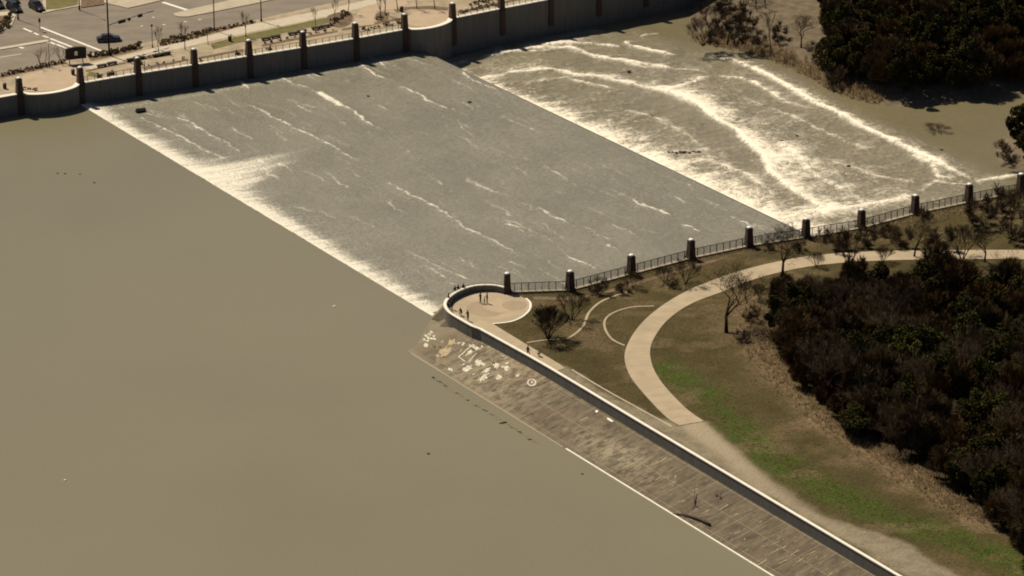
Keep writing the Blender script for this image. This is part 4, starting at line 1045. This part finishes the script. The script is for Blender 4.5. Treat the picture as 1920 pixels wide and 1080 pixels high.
while len(pts) < 3000:
    k = rg.random()*(len(green_l)-1); j = int(k); f = k-j
    if rg.random() > .25+.3*k: continue
    q = Vector((green_l[j][0]*(1-f)+green_l[j+1][0]*f+rg.gauss(0, 1.5), green_l[j][1]*(1-f)+green_l[j+1][1]*f+rg.gauss(0, 2.0), 0))
    if inside(np.array([q.x]), np.array([q.y]), gravel_poly)[0]: continue
    pts.append(((q.x, q.y, bank_at(q)), rg.uniform(.6, 1.5)))
tufts('green_grass', pts, .08, MAT['greenblade'], 'bright green grass beside the gravel track')
lawn_poly = BP([(1010, 575), (1290, 545), (1420, 560), (1450, 690), (1600, 840), (1800, 980), (1900, 1060), (1820, 1075), (1500, 940), (1340, 800), (1235, 700), (1225, 640), (1172, 650), (1240, 770), (1100, 705), (960, 615)])
trail_poly = BP(TL+TR); pts = []
xs_ = [p[0] for p in lawn_poly]; ys_ = [p[1] for p in lawn_poly]
cx_ = RNG.uniform(min(xs_), max(xs_), 26000); cy_ = RNG.uniform(min(ys_), max(ys_), 26000)
ok_ = inside(cx_, cy_, lawn_poly) & ~inside(cx_, cy_, trail_poly) & ~inside(cx_, cy_, gravel_poly) & (fbm(cx_*.3, cy_*.3, 44, 3) > .46)
zz_ = bank_z(cx_, cy_)
pts = [((cx_[i], cy_[i], zz_[i]), rg.uniform(.5, 1.4)) for i in np.nonzero(ok_)[0]][:4200]
tufts('olive_grass', pts, .07, MAT['oliveblade'], 'short olive brown winter turf around the trail')
fl_xy = [(p.x, p.y) for p in fence_line]
pts = []
for i in range(1300):
    k = 2+rg.random()*7.5; j = int(k); f = k-j
    q = pil[j].lerp(pil[j+1], f); d_ = rg.uniform(1.0, 5.5); q = q + Vector((fd_.y, -fd_.x, 0))*d_
    pts.append(((q.x, q.y, Z_LAND), rg.uniform(.6, 1.2)*(1 if k > 5 else .6)))
tufts('dry_grass', pts, .55, MAT['drygrass'], 'dry tan grass between the black fence and the upper trail')

# planting strips by the road: each low shrub a thing
sh = fuzzy('low_shrub', 120, (.55, .55, .35), .4, 8, 40, .16, 'shrub', False, cat='shrub'); PS = Placer(sh)
sh2 = fuzzy('low_shrub', 121, (.6, .6, .40), .42, 9, 36, .17, 'shrub', False, cat='shrub'); PS2 = Placer(sh2)
def row(a, b_, n, dz, lab, grp, s=(.7, 1.2), jit=1.5):
    for i in range(n):
        f = (i+.5)/n; (PS if rt.random() < .55 else PS2).put(P(a[0]+(b_[0]-a[0])*f+rt.uniform(-2, 2), a[1]+(b_[1]-a[1])*f+rt.uniform(-jit, jit), Z_PROM), rt.uniform(0, 6), lab, rt.uniform(*s)*.78, grp)
row((0, 144), (120, 116), 20, 0, 'low dark shrub in the kerbside bed left of the sign board', 'shrubs in the left kerbside bed', (.8, 1.3), 1)
row((300, 80), (400, 58), 20, 0, 'low dark shrub in the long kerbside bed right of the traffic signal', 'shrubs in the long kerbside bed', (.8, 1.3), 3)
row((400, 57), (478, 41), 14, 0, 'low dark shrub in the long kerbside bed right of the traffic signal', 'shrubs in the long kerbside bed', (.7, 1.1), 1.5)
row((300, 86), (370, 71), 10, 0, 'low dark shrub in the long kerbside bed right of the traffic signal', 'shrubs in the long kerbside bed', (.7, 1.1), 1)
row((168, 108), (262, 89), 20, 0, 'yellowish low shrub in the bed beside the tall signal pole', 'shrubs beside the signal pole', (1.0, 1.7), 2)
row((240, 116), (312, 101), 10, 0, 'low shrub in the narrow bed behind the benches', 'shrubs behind the benches', (.6, 1.0), 1)
row((618, 44), (655, 28), 14, 0, 'low shrub in the oval planting bed on the promenade', 'shrubs in the oval bed', (.7, 1.3), 7)
row((706, 36), (728, 28), 5, 0, 'low shrub in the round tree pit on the promenade', 'shrubs in the tree pit', (.6, 1.0), 3)
row((660, 62), (756, 42), 12, 0, 'low shrub along the railing before the second curved bay', 'shrubs along the railing', (.7, 1.2), 2)
row((862, 24), (940, 7), 12, 0, 'low shrub along the railing right of the second curved bay', 'shrubs right of the second bay', (.8, 1.4), 2)
row((880, 8), (960, -6), 14, 0, 'low shrub in the bed at the top edge right of the second bay', 'shrubs at the top edge', (.8, 1.3), 3)
row((0, 55), (18, 36), 12, 0, 'low shrub in the street corner bed at the left edge', 'shrubs in the street corner bed', (1.0, 1.8), 8)
row((490, 83), (630, 55), 10, 0, 'low shrub in the thin dark bed between the benches and the far wall', 'shrubs in the thin promenade bed', (.5, 1.0), 1)
row((270, 126), (350, 110), 5, 0, 'low shrub in the thin bed above the third wall pillar', 'shrubs above the third wall pillar', (.5, 1.0), 1)
row((44, 168), (70, 169), 5, 0, 'small shrub inside the left curved bay', 'shrubs in the left bay', (.5, .8), 1)
for x, y in ((262, 120), (375, 119), (445, 103), (505, 93), (184, 146), (212, 140)):
    PS.put(P(x, y, Z_PROM), rt.uniform(0, 6), f'round shrub behind the far wall below the promenade benches', 1.2, 'round shrubs behind the far wall')
for x, y, pl, s, lab in ((78, 126, P5, 1.0, 'multi stemmed leafless street tree left of the round lamp'), (116, 119, P5, .9, 'multi stemmed leafless street tree between the round lamp and the sign board'),
    (298, 99, P4, 1.15, 'slim leafless street tree behind the planter right of the short lamp post'), (347, 93, P4, 1.25, 'slim leafless street tree above the fourth wall pillar'),
    (391, 84, P4, .8, 'small slim street tree beside the lawn strip'), (461, 68, P4, 1.15, 'slim leafless tree on the lawn strip above a wall pillar'), (592, 50, P4, .9, 'slim leafless tree at the benches on the lawn strip'),
    (629, 41, P4, 1.0, 'leafless tree at the left of the oval bed'), (652, 24, P4, 1.2, 'leafless tree at the back of the oval bed'), (715, 38, P4, 1.5, 'leafless tree in the round tree pit'),
    (722, 27, P4, 1.4, 'second leafless tree behind the round tree pit'), (746, 18, P4, 1.3, 'leafless tree left in the bed above the second bay'), (782, 16, P4, 1.3, 'leafless tree in the middle of the bed above the second bay'),
    (816, 17, P4, 1.3, 'leafless tree right in the bed above the second bay')):
    put(pl, x, y, lab, s, None, Z_PROM)

# ------------------------------------------------------------------ street furniture
def bench():
    t = thing('bench', (0, 0, 0), 0, 'x', 'bench', 'dark benches on the promenade')
    b = MB(); b.box((0, 0, .36), (1.95, .62, .26)); b.box((0, 0, .50), (2.05, .70, .07)); b.build('seat', MAT['bench'], t)
    for x in (-.7, .7): MB().box((x, 0, .115), (.22, .50, .23)).build('leg', MAT['bench'], t)
    return t
BN = Placer(bench()); wdg = math.atan2(FD.y, FD.x)
for x, y, lab in ((191, 125.5, 'dark bench directly right of the sign board'), (210, 121, 'dark bench, right one of the pair by the sign board'), (247, 114, 'dark bench at the foot of the signal pole path'), (262, 111, 'dark bench just behind the second straight wall pillar'),
    (295, 106, 'dark bench in front of the narrow planted bed, left half'), (311, 103, 'dark bench in front of the narrow planted bed, right half'), (499, 75, 'dark bench below the lawn strip, first of six from the left'), (517, 71, 'dark bench below the lawn strip, second of six from the left'),
    (549, 65, 'dark bench below the lawn strip, third of six from the left'), (566, 61, 'dark bench below the lawn strip, fourth of six from the left'), (593, 55, 'dark bench below the lawn strip, fifth of six from the left'), (610, 51.5, 'dark bench below the lawn strip, nearest the oval bed')):
    BN.put(P(x, y, Z_PROM), wdg, lab)
def bin_():
    t = thing('litter_bin', (0, 0, 0), 0, 'x', 'bin'); MB().lathe([(.28, 0), (.32, .1), (.34, .9)], 12).build('body', MAT['black'], t)
    MB().lathe([(.36, .9), (.36, .97), (.12, 1.08)], 12).build('lid', MAT['black'], t); return t
BI = Placer(bin_())
for x, y, lab in ((204, 145, 'dark litter bin behind the straight far wall near the left bay'), (9, 166, 'dark litter bin at the far left end of the wall'), (137, 140, 'dark litter bin inside the left curved bay'), (431, 77, 'dark litter bin on the lawn strip edge'), (753, 22, 'dark litter bin beside the second curved bay')):
    BI.put(P(x, y, Z_PROM), 0, lab, 1.1)
# dark information board on two legs
bp = P(143, 119, Z_PROM); t = thing('sign_board', bp, wdg-.15, 'dark wide information board on two legs by the street kerb', 'sign board')
b = MB(); b.prism([(-2.1, -.17), (-.25, -.17), (-.25, .17), (-2.1, .17)], .95, 3.0); b.build('panel', MAT['bench'], t)
b = MB(); b.prism([(.35, -.17), (2.1, -.17), (2.1, .17), (.35, .17)], .95, 3.05); b.build('panel', MAT['bench'], t)
b = MB(); b.box((.05, 0, 1.3), (.62, .3, .7)); b.box((.05, 0, 2.8), (.62, .3, .45)); b.box((.05, 0, 2.1), (.07, .2, 1.0)); b.build('centre_frame', MAT['bench'], t)
b = MB(); vs = []
for i in range(9):
    a = math.pi*i/8; vs.append((-2.2*math.cos(a), .45*math.sin(a)))
b.add([(x, -.28, 3.02+z) for x, z in vs]+[(x, .28, 3.02+z) for x, z in vs], [tuple(range(8, -1, -1)), tuple(range(9, 18))]+[(i, i+1, i+10, i+9) for i in range(8)]+[(0, 9, 17, 8)]); b.build('roof', MAT['bench'], t)
for x in (-1.35, 1.35): MB().box((x, 0, .47), (.16, .16, .96)).build('leg', MAT['grey'], t)
# lamps
def lamp(h, name='street_lamp', globe='globe'):
    t = thing(name, (0, 0, 0), 0, 'x', 'street lamp'); MB().lathe([(.16, 0), (.13, .5), (.07, .6), (.06, h)], 8).build('post', MAT['black'], t)
    MB().lathe([(.10, h), (.24, h+.1), (.26, h+.3), (.12, h+.46)], 10).build('lamp_globe', MAT[globe], t); return t
t = lamp(4.6); t.location = P(93, 125, Z_PROM); t['label'] = 'slim street lamp with white round head left of the sign board'
t = lamp(4.4, 'street_lamp', 'black'); t.location = P(286, 89, Z_PROM); t['label'] = 'short street lamp with dark round head at the planted kerb'
def pole(h, arm, ang, name, lab, loc, double=False):
    t = thing(name, loc, ang, lab, 'street lamp'); MB().lathe([(.22, 0), (.2, .5), (.13, .6), (.08, h)], 8).build('post', MAT['bark'], t)
    MB().tube([(0, 0, h-.2), (arm*.5, 0, h+.35), (arm, 0, h+.4)], .05, 6).build('arm', MAT['grey'], t)
    b = MB(); b.box((arm+.35, 0, h+.36), (.75, .3, .16), top=.7); b.build('lamp_head', MAT['grey'], t); return t
pole(9.5, 2.0, wdg+1.6, 'light_pole', 'tall dark light pole on the kerb above the fourth wall pillar', P(402, 57, Z_PROM))
pole(9.5, 2.0, wdg+1.6, 'light_pole', 'tall dark light pole at the kerb near the top edge', P(490, 40, Z_PROM))
pole(9.0, 2.0, wdg-1.5, 'light_pole', 'dark light pole beside the waiting cars at the upper left', P(34, 36, Z_ROAD+.14))
pole(9.0, 2.0, wdg-1.5, 'light_pole', 'dark light pole on the far corner lawn at the top edge', P(149, 18, Z_ROAD+.14))
sp_ = P(205, 104, Z_PROM); t = thing('traffic_signal', sp_, 0, 'tall traffic signal pole with a long mast arm of signal heads over the road', 'traffic signal')
MB().lathe([(.28, 0), (.26, .4), (.19, .5), (.13, 14)], 10).build('post', MAT['bark'], t)
aend = P(288, 21, Z_PROM+6.6)-sp_; abase = Vector((0, 0, 6.3)); aend.z = 6.7
MB().tube([abase, abase.lerp(aend, .5)+Vector((0, 0, .1)), aend], [.12, .09, .06], 7).build('mast_arm', MAT['grey'], t)
for f, w_ in ((.30, 1.7), (.46, .5), (.70, 1.0)):
    q = abase.lerp(aend, f); b = MB(); rz_ = math.atan2(aend.y, aend.x); b.box((q.x, q.y, q.z-.1), (w_, .34, .62), rz_)
    sg = b.build('signal_head', MAT['black'], t)
    b = MB(); b.box((q.x, q.y, q.z-.1), (w_*.82, .42, .40), rz_); b.build('visor', MAT['tyre'], sg)
q = abase.lerp(aend, .93); b = MB(); b.box((q.x, q.y, q.z+.05), (1.35, .06, .42), math.atan2(aend.y, aend.x)); b.build('sign_plate', MAT['white'], t)
q = P(75, 58, Z_ROAD); t = thing('signal_post', q, 0, 'short pedestrian signal post at the end of the crosswalk line', 'traffic signal')
MB().lathe([(.1, 0), (.07, .2), (.06, 2.3)], 8).build('post', MAT['grey'], t); b = MB(); b.box((0, -.1, 2.3), (.4, .3, .8)); b.build('signal_head', MAT['black'], t)

# ------------------------------------------------------------------ cars
def car(paint, suv):
    t = thing('parked_car', (0, 0, 0), 0, 'x', 'car')
    H = 1.75 if suv else 1.45; L = 4.9; Wd = 1.86
    def loft(secs, inset=.0):
        b = MB(); vs = []
        for x, z0, z1, w_ in secs: vs += [(x, -w_/2, z0), (x, -w_/2*.98, (z0+z1)/2), (x, -w_/2*.86, z1), (x, w_/2*.86, z1), (x, w_/2*.98, (z0+z1)/2), (x, w_/2, z0)]
        fs = [(5, 4, 3, 2, 1, 0), tuple(range((len(secs)-1)*6, len(secs)*6))]
        for i in range(len(secs)-1):
            for k in range(6): a = i*6+k; c = i*6+(k+1) % 6; fs.append((a, c, c+6, a+6))
        return b.add(vs, fs)
    loft([(-2.45, .45, .72, 1.5), (-2.38, .30, .90, 1.72), (-1.7, .25, .98, Wd), (0, .24, .98, Wd), (1.2, .25, .95, Wd), (2.1, .30, .84, 1.76), (2.45, .42, .68, 1.5)]).build('body', paint, t, False)
    c0 = -2.25 if suv else -1.75
    cab = loft([(c0, .95, 1.0, 1.62), (c0+.45, .95, H-.06, 1.56), (-.2, .96, H-.04, 1.58), (.55, .96, H-.10, 1.56), (1.3, .93, .97, 1.62)]).build('window', MAT['glass'], t)
    b = MB(); b.prism([(c0+.42, -.64), (.5, -.64), (.5, .64), (c0+.42, .64)], H-.05, H+.02); b.build('roof', paint, t)
    for x in (-1.5, 1.5):
        for s in (-1, 1):
            w_ = MB(); w_.tube([(x, s*.98, .34), (x, s*.76, .34)], .34, 14); wh = w_.build('wheel', MAT['tyre'], t)
            w2 = MB(); w2.tube([(x, s*1.0, .34), (x, s*.9, .34)], .2, 10); w2.build('rim', MAT['grey'], wh)
    for s in (-1, 1):
        b = MB(); b.box((2.38, s*.58, .66), (.14, .36, .14)); b.build('headlight', MAT['lamp'], t)
        b = MB(); b.box((.95, s*1.0, 1.02), (.18, .2, .14)); b.build('mirror', paint, t)
    return t
t = car(MAT['cardark'], False); t.location = P(204, 77, Z_ROAD+.005); t.rotation_euler.z = R(12); t['label'] = 'dark car crossing the junction behind the signal pole'; t['name_kind'] = 'car'
CU = math.atan2(U.y, U.x)
cs = Placer(car(MAT['cardark'], True)); 
cs.put(P(69, 17, Z_ROAD+.005), CU, 'black sport utility car waiting beside the corner lawn')
cs.put(P(27, 19, Z_ROAD+.005), CU, 'black sport utility car waiting behind the dark light pole')
cs.put(P(22, 2, Z_ROAD+.005), CU, 'dark car cut by the top edge behind the two waiting cars')
cs.put(P(-6, 12, Z_ROAD+.005), CU, 'dark car cut by the left edge in the waiting queue')
cs.put(P(55, -12, Z_ROAD+.005), CU, 'dark car beyond the top edge in the waiting queue')

# ------------------------------------------------------------------ people
def skin_mesh(name, V_, E_, rad, lvl=1):
    me = bpy.data.meshes.new(name); me.from_pydata([tuple(v) for v in V_], E_, []); o = bpy.data.objects.new(name, me); COL.objects.link(o)
    sk = o.modifiers.new('skin', 'SKIN'); sk.use_smooth_shade = True
    for i, r in enumerate(rad): me.skin_vertices[0].data[i].radius = (r, r)
    me.skin_vertices[0].data[0].use_root = True
    ss_ = o.modifiers.new('sub', 'SUBSURF'); ss_.levels = lvl; ss_.render_levels = lvl
    dg = bpy.context.evaluated_depsgraph_get(); ev = bpy.data.meshes.new_from_object(o.evaluated_get(dg))
    bpy.data.objects.remove(o); bpy.data.meshes.remove(me); ev.name = name; return ev
def person(pose, top, legs, lab, grp=None):
    V_, E_, r = [], [], []
    def add(p, rad, par=None):
        V_.append(Vector(p)); r.append(rad); i = len(V_)-1
        if par is not None: E_.append((par, i))
        return i
    crouch = pose == 'crouch'; hz = .50 if crouch else .92; fw = .18 if crouch else (.06 if pose == 'lean' else 0)
    pel = add((0, 0, hz), .145); wa = add((0, fw*.5, hz+.18), .135, pel); ch = add((0, fw, hz+.38), .155, wa); nk = add((0, fw*1.2, hz+.57), .06, ch)
    hd = add((0, fw*1.3+.01, hz+.68), .095, nk); tp = add((0, fw*1.3, hz+.80), .075, hd); ns = add((0, fw*1.3+.105, hz+.68), .022, hd)
    for s in (-1, 1):
        sh_ = add((s*.18, fw, hz+.50), .065, ch)
        if pose == 'walk': el = add((s*.24, fw-.02+s*.12, hz+.24), .048, sh_); wr = add((s*.23, fw+.10+s*.16, hz+.03), .034, el)
        else: el = add((s*.25, fw+.04, hz+.24), .048, sh_); wr = add((s*.18, fw+.26, hz+.16), .034, el)
        d = (V_[wr]-V_[el]).normalized(); pm = add(V_[wr]+d*.07, .036, wr); side = Vector((1, 0, 0)) if abs(d.x) < .7 else Vector((0, 1, 0))
        side = (side-d*side.dot(d)).normalized(); th = add(V_[pm]-side*.045*s+d*.01, .011, pm)
        for k in range(4):
            kn = add(V_[pm]+d*.055+side*(k-1.5)*.019, .009, pm); add(V_[kn]+d*(.03+.012*(k in (1, 2)))+Vector((0, 0, -.012)), .008, kn)
        hp = add((s*.095, 0, hz-.05), .10, pel)
        if crouch: kn = add((s*.14, .34, .48), .065, hp); an = add((s*.13, .06, .09), .045, kn)
        elif pose == 'walk': kn = add((s*.10, .06+s*.12, .50), .065, hp); an = add((s*.10, s*.26-.04, .09), .045, kn)
        else: kn = add((s*.10, .03, .50), .065, hp); an = add((s*.11, -.01, .09), .045, kn)
        add((V_[an].x+s*.02, V_[an].y+.16, .04), .038, an)
    me = skin_mesh('body', V_, E_, r)
    for m in (MAT[top], MAT[legs], MAT['skin']): me.materials.append(m)
    hands = [v for v in V_ if False]
    neck = hz+.56; mats = []
    wr_pts = [V_[i] for i in range(len(V_)) if r[i] in (.011, .009, .008, .036)]
    for p in me.polygons:
        c = p.center; mi = 1 if c.z < hz+.04 else 0
        if c.z > neck: mi = 2
        elif min((c-q).length for q in wr_pts) < .05: mi = 2
        mats.append(mi)
    me.polygons.foreach_set('material_index', mats)
    t = thing('person', (0, 0, 0), 0, lab, 'person', grp); link('body', me, t)
    b = MB(); b.blob((0, fw*1.3-.012, hz+.735), (.112, .118, .105), 10, 0, .05, random.Random(1)); b.build('hair', MAT['hair'], t, True)
    for s in (-1, 1):
        b = MB(); b.blob((s*.034, fw*1.3+.098, hz+.70), (.012, .008, .009), 6, 0, 0, random.Random(1)); b.build('eye', MAT['black'], t)
    return t
def stand(x, y, rz, pose, top, legs, lab, s=1.0, dz=.06):
    t = person(pose, top, legs, lab, 'people on the plaza and promenade'); t.location = P(x, y, Z_LAND+dz+.02); t.rotation_euler.z = rz; t.scale = (s*1.12, s*1.12, s*1.06); return t
stand(901, 568, 2.2, 'stand', 'clothdark', 'clothdark', 'person in dark clothes standing left of the pair in the middle of the plaza')
stand(913.5, 568.5, 1.8, 'stand', 'clothdark', 'clothdark', 'person in dark clothes standing right of the pair in the middle of the plaza')
stand(908.5, 569, 2.0, 'stand', 'clothpale', 'clothjean', 'small child in pale clothes between the pair on the plaza', .66)
stand(853.5, 555, .8, 'lean', 'clothdark', 'clothjean', 'person leaning on the round parapet, left of the three on the curve')
stand(859.5, 553, .6, 'lean', 'clothdark', 'clothdark', 'person leaning on the round parapet, middle of the three on the curve')
stand(869, 551, .3, 'lean', 'clothdark', 'clothjean', 'person leaning on the round parapet, right of the three on the curve')
stand(842, 569, 1.4, 'lean', 'clothdark', 'clothdark', 'person in the shade at the lake end of the round parapet')
stand(848, 580, 1.9, 'lean', 'clothdark', 'clothdark', 'dark figure added where people cast shadows inside the lake side of the round parapet')  # extra figure standing in for people's shadows on the plaza floor
stand(865, 591, 2.6, 'crouch', 'clothdark', 'clothdark', 'crouching dark figure beside the parapet at the plaza entrance')
stand(877.5, 601, 2.4, 'lean', 'clothdark', 'clothdark', 'person in dark clothes standing by the parapet at the plaza entrance')
stand(990, 668, -.9, 'walk', 'clothdark', 'clothdark', 'person in dark clothes walking on the promenade close to the parapet')
stand(1012, 667, 2.2, 'crouch', 'clothpale', 'clothdark', 'crouching figure in pale top on the outer side of the promenade')
t = person('stand', 'clothpale', 'clothdark', 'person in pale top standing on the street side behind a far wall pillar'); t.location = P(271, 130, Z_PROM); t.rotation_euler.z = 2

# ------------------------------------------------------------------ driftwood, debris, rocks
def log(name, pts, rad, lab, cat='log', twigs=()):
    c = pts[0]; t = thing(name, c, 0, lab, cat)
    MB().tube([p-c for p in pts], rad, 7).build('stem', MAT['wood'], t, True)
    for tw in twigs: MB().tube([p-c for p in tw], [.06, .03], 5).build('branch', MAT['wood'], t)
    return t
def AP(x, y, dz=.1): a, b_ = ap_px(x, y); q = ao+wdir*a-NWV*b_; return Vector((q.x, q.y, apz(-b_)+dz))
log('driftwood_log', [AP(1262, 964, .12), AP(1285, 968, .3), AP(1310, 976, .3), AP(1331, 986, .22)], [.10, .14, .19, .22], 'long driftwood log lying across the waterline kerb', 'log',
    [(AP(1285, 968, .3), AP(1272, 958, .6)), (AP(1310, 976, .3), AP(1332, 974, .7))])
log('driftwood_log', [AP(1303, 948, .08), AP(1302, 938, .45), AP(1302.5, 924, .75)], [.10, .09, .06], 'forked driftwood stick standing on the apron above the long log', 'log',
    [(AP(1303, 948, .1), AP(1296, 957, .2)), (AP(1303, 948, .1), AP(1312, 955, .2))])
log('driftwood_log', [AP(1341, 924, .12), AP(1344, 932, .14)], [.14, .11], 'short dark mark on the apron, left of two beside the parapet')  # two small dark marks, built as short tapered tubes
log('driftwood_log', [AP(1348, 927, .12), AP(1352, 936, .14)], [.14, .11], 'short dark mark on the apron, right of two beside the parapet')
log('floating_branch', [P(936, 794, .03), P(943, 792, .15), P(951, 791, .05)], [.07, .10, .05], 'small dark branch floating just off the apron', 'branch')
b = MB(); r9 = random.Random(4)
pl_ = PX([(810, 706), (850, 732), (890, 758), (930, 782), (960, 800), (1010, 832)], .02)
for i in range(150):
    k = r9.random()**1.2*(len(pl_)-1.01); j = int(k); q = pl_[j].lerp(pl_[j+1], k-j); q = q+NWV*r9.gauss(0, .12); s = r9.uniform(.08, .28); a = r9.uniform(0, 3)
    b.add([(q.x+s*math.cos(a+m)*(.5+.8*(m % 2)), q.y+s*math.sin(a+m)*.8, .025) for m in (0, 1.5, 3.1, 4.6)], [(0, 1, 2, 3)])
o = b.build('floating_debris', MAT['paintgrey']); tag(o, 'thin broken line of floating debris off the apron', 'debris', None, 'stuff')
c = P(264, 210, -.35); t = thing('floating_crate', c, wdg, 'dark box shaped debris stranded at the top of the spillway', 'debris')
b = MB(); b.box((0, 0, .32), (2.0, .75, .75), top=.94); b.box((-.5, 0, .73), (.5, .5, .12)); b.build('body', MAT['tyre'], t)
b = MB(); b.box((0, -.40, .50), (1.8, .06, .12)); b.build('rim', MAT['grey'], t)
r5 = random.Random(8)
def rock_at(x, y, z, s, lab, grp):
    b = MB(); b.blob((0, 0, .1), (s, s*.7, s*.55), 8, 0, .3, r5); o = b.build('river_rock', MAT['rock']); o.location = P(x, y, z); return tag(o, lab, 'rock', grp, 'thing')
for i in range(11): rock_at(1248+i*6.4+r5.uniform(-2, 2), 287-i*.15+r5.uniform(-1.5, 1.5), Z_POOL+.12, r5.uniform(.22, .42), 'small dark rock in the short row breaking the rapids', 'rocks in the rapids row')
for x, y, lab in ((362, 279, 'dark rock breaking the water near the top of the spillway'), (504, 297, 'dark speck of debris in the upper middle spillway'), (505, 384, 'dark rock in the spillway right of the bright cascade'), (350, 280, 'dark debris below the box shaped debris'), (556, 242, 'dark debris on the long foam line'), (880, 192, 'small dark debris near the downstream spillway edge'), (690, 181, 'dark debris with a short wake in the upper spillway')):
    rock_at(x, y, -.55, r5.uniform(.25, .4), lab, None)
for x, y, lab in ((1466, 265, 'dark rock below the broad foam front'), (1592, 312, 'small dark rock in the lower rapids'), (1765, 282, 'dark rock below the branchy snag'), (1494, 255, 'dark rock in the middle of the rapids'), (1180, 135, 'small dark rock in the upper rapids')):
    rock_at(x, y, Z_POOL+.12, r5.uniform(.3, .5), lab, None)
t = put(Q2, 1757, 248, 'dark branchy snag sticking out of the calm river water', (1.5, 1.1, .55), None, Z_POOL-.1)
for x, y, s, m, lab in ((627, 575, .22, 'white', 'tiny white object floating on the brown lake'), (108, 325, .16, 'rock', 'tiny dark speck floating at the left, first of four'), (122, 326, .16, 'rock', 'tiny dark speck floating at the left, second of four'),
    (150, 327, .14, 'rock', 'tiny dark speck floating at the left, third of four'), (177, 343, .17, 'rock', 'tiny dark speck floating at the left, lowest of four'), (803, 851, .2, 'rock', 'tiny dark speck floating below the apron tip'), (122, 901, .18, 'white', 'tiny white speck floating at the lower left'), (1092, 889, .16, 'rock', 'tiny dark speck floating beside the waterline kerb')):
    b = MB(); b.blob((0, 0, .05), (s*1.4, s, s*.7), 8, 0, .2, r5); o = b.build('floating_speck', MAT[m]); o.location = P(x, y, 0); tag(o, lab, 'debris', None, 'thing')
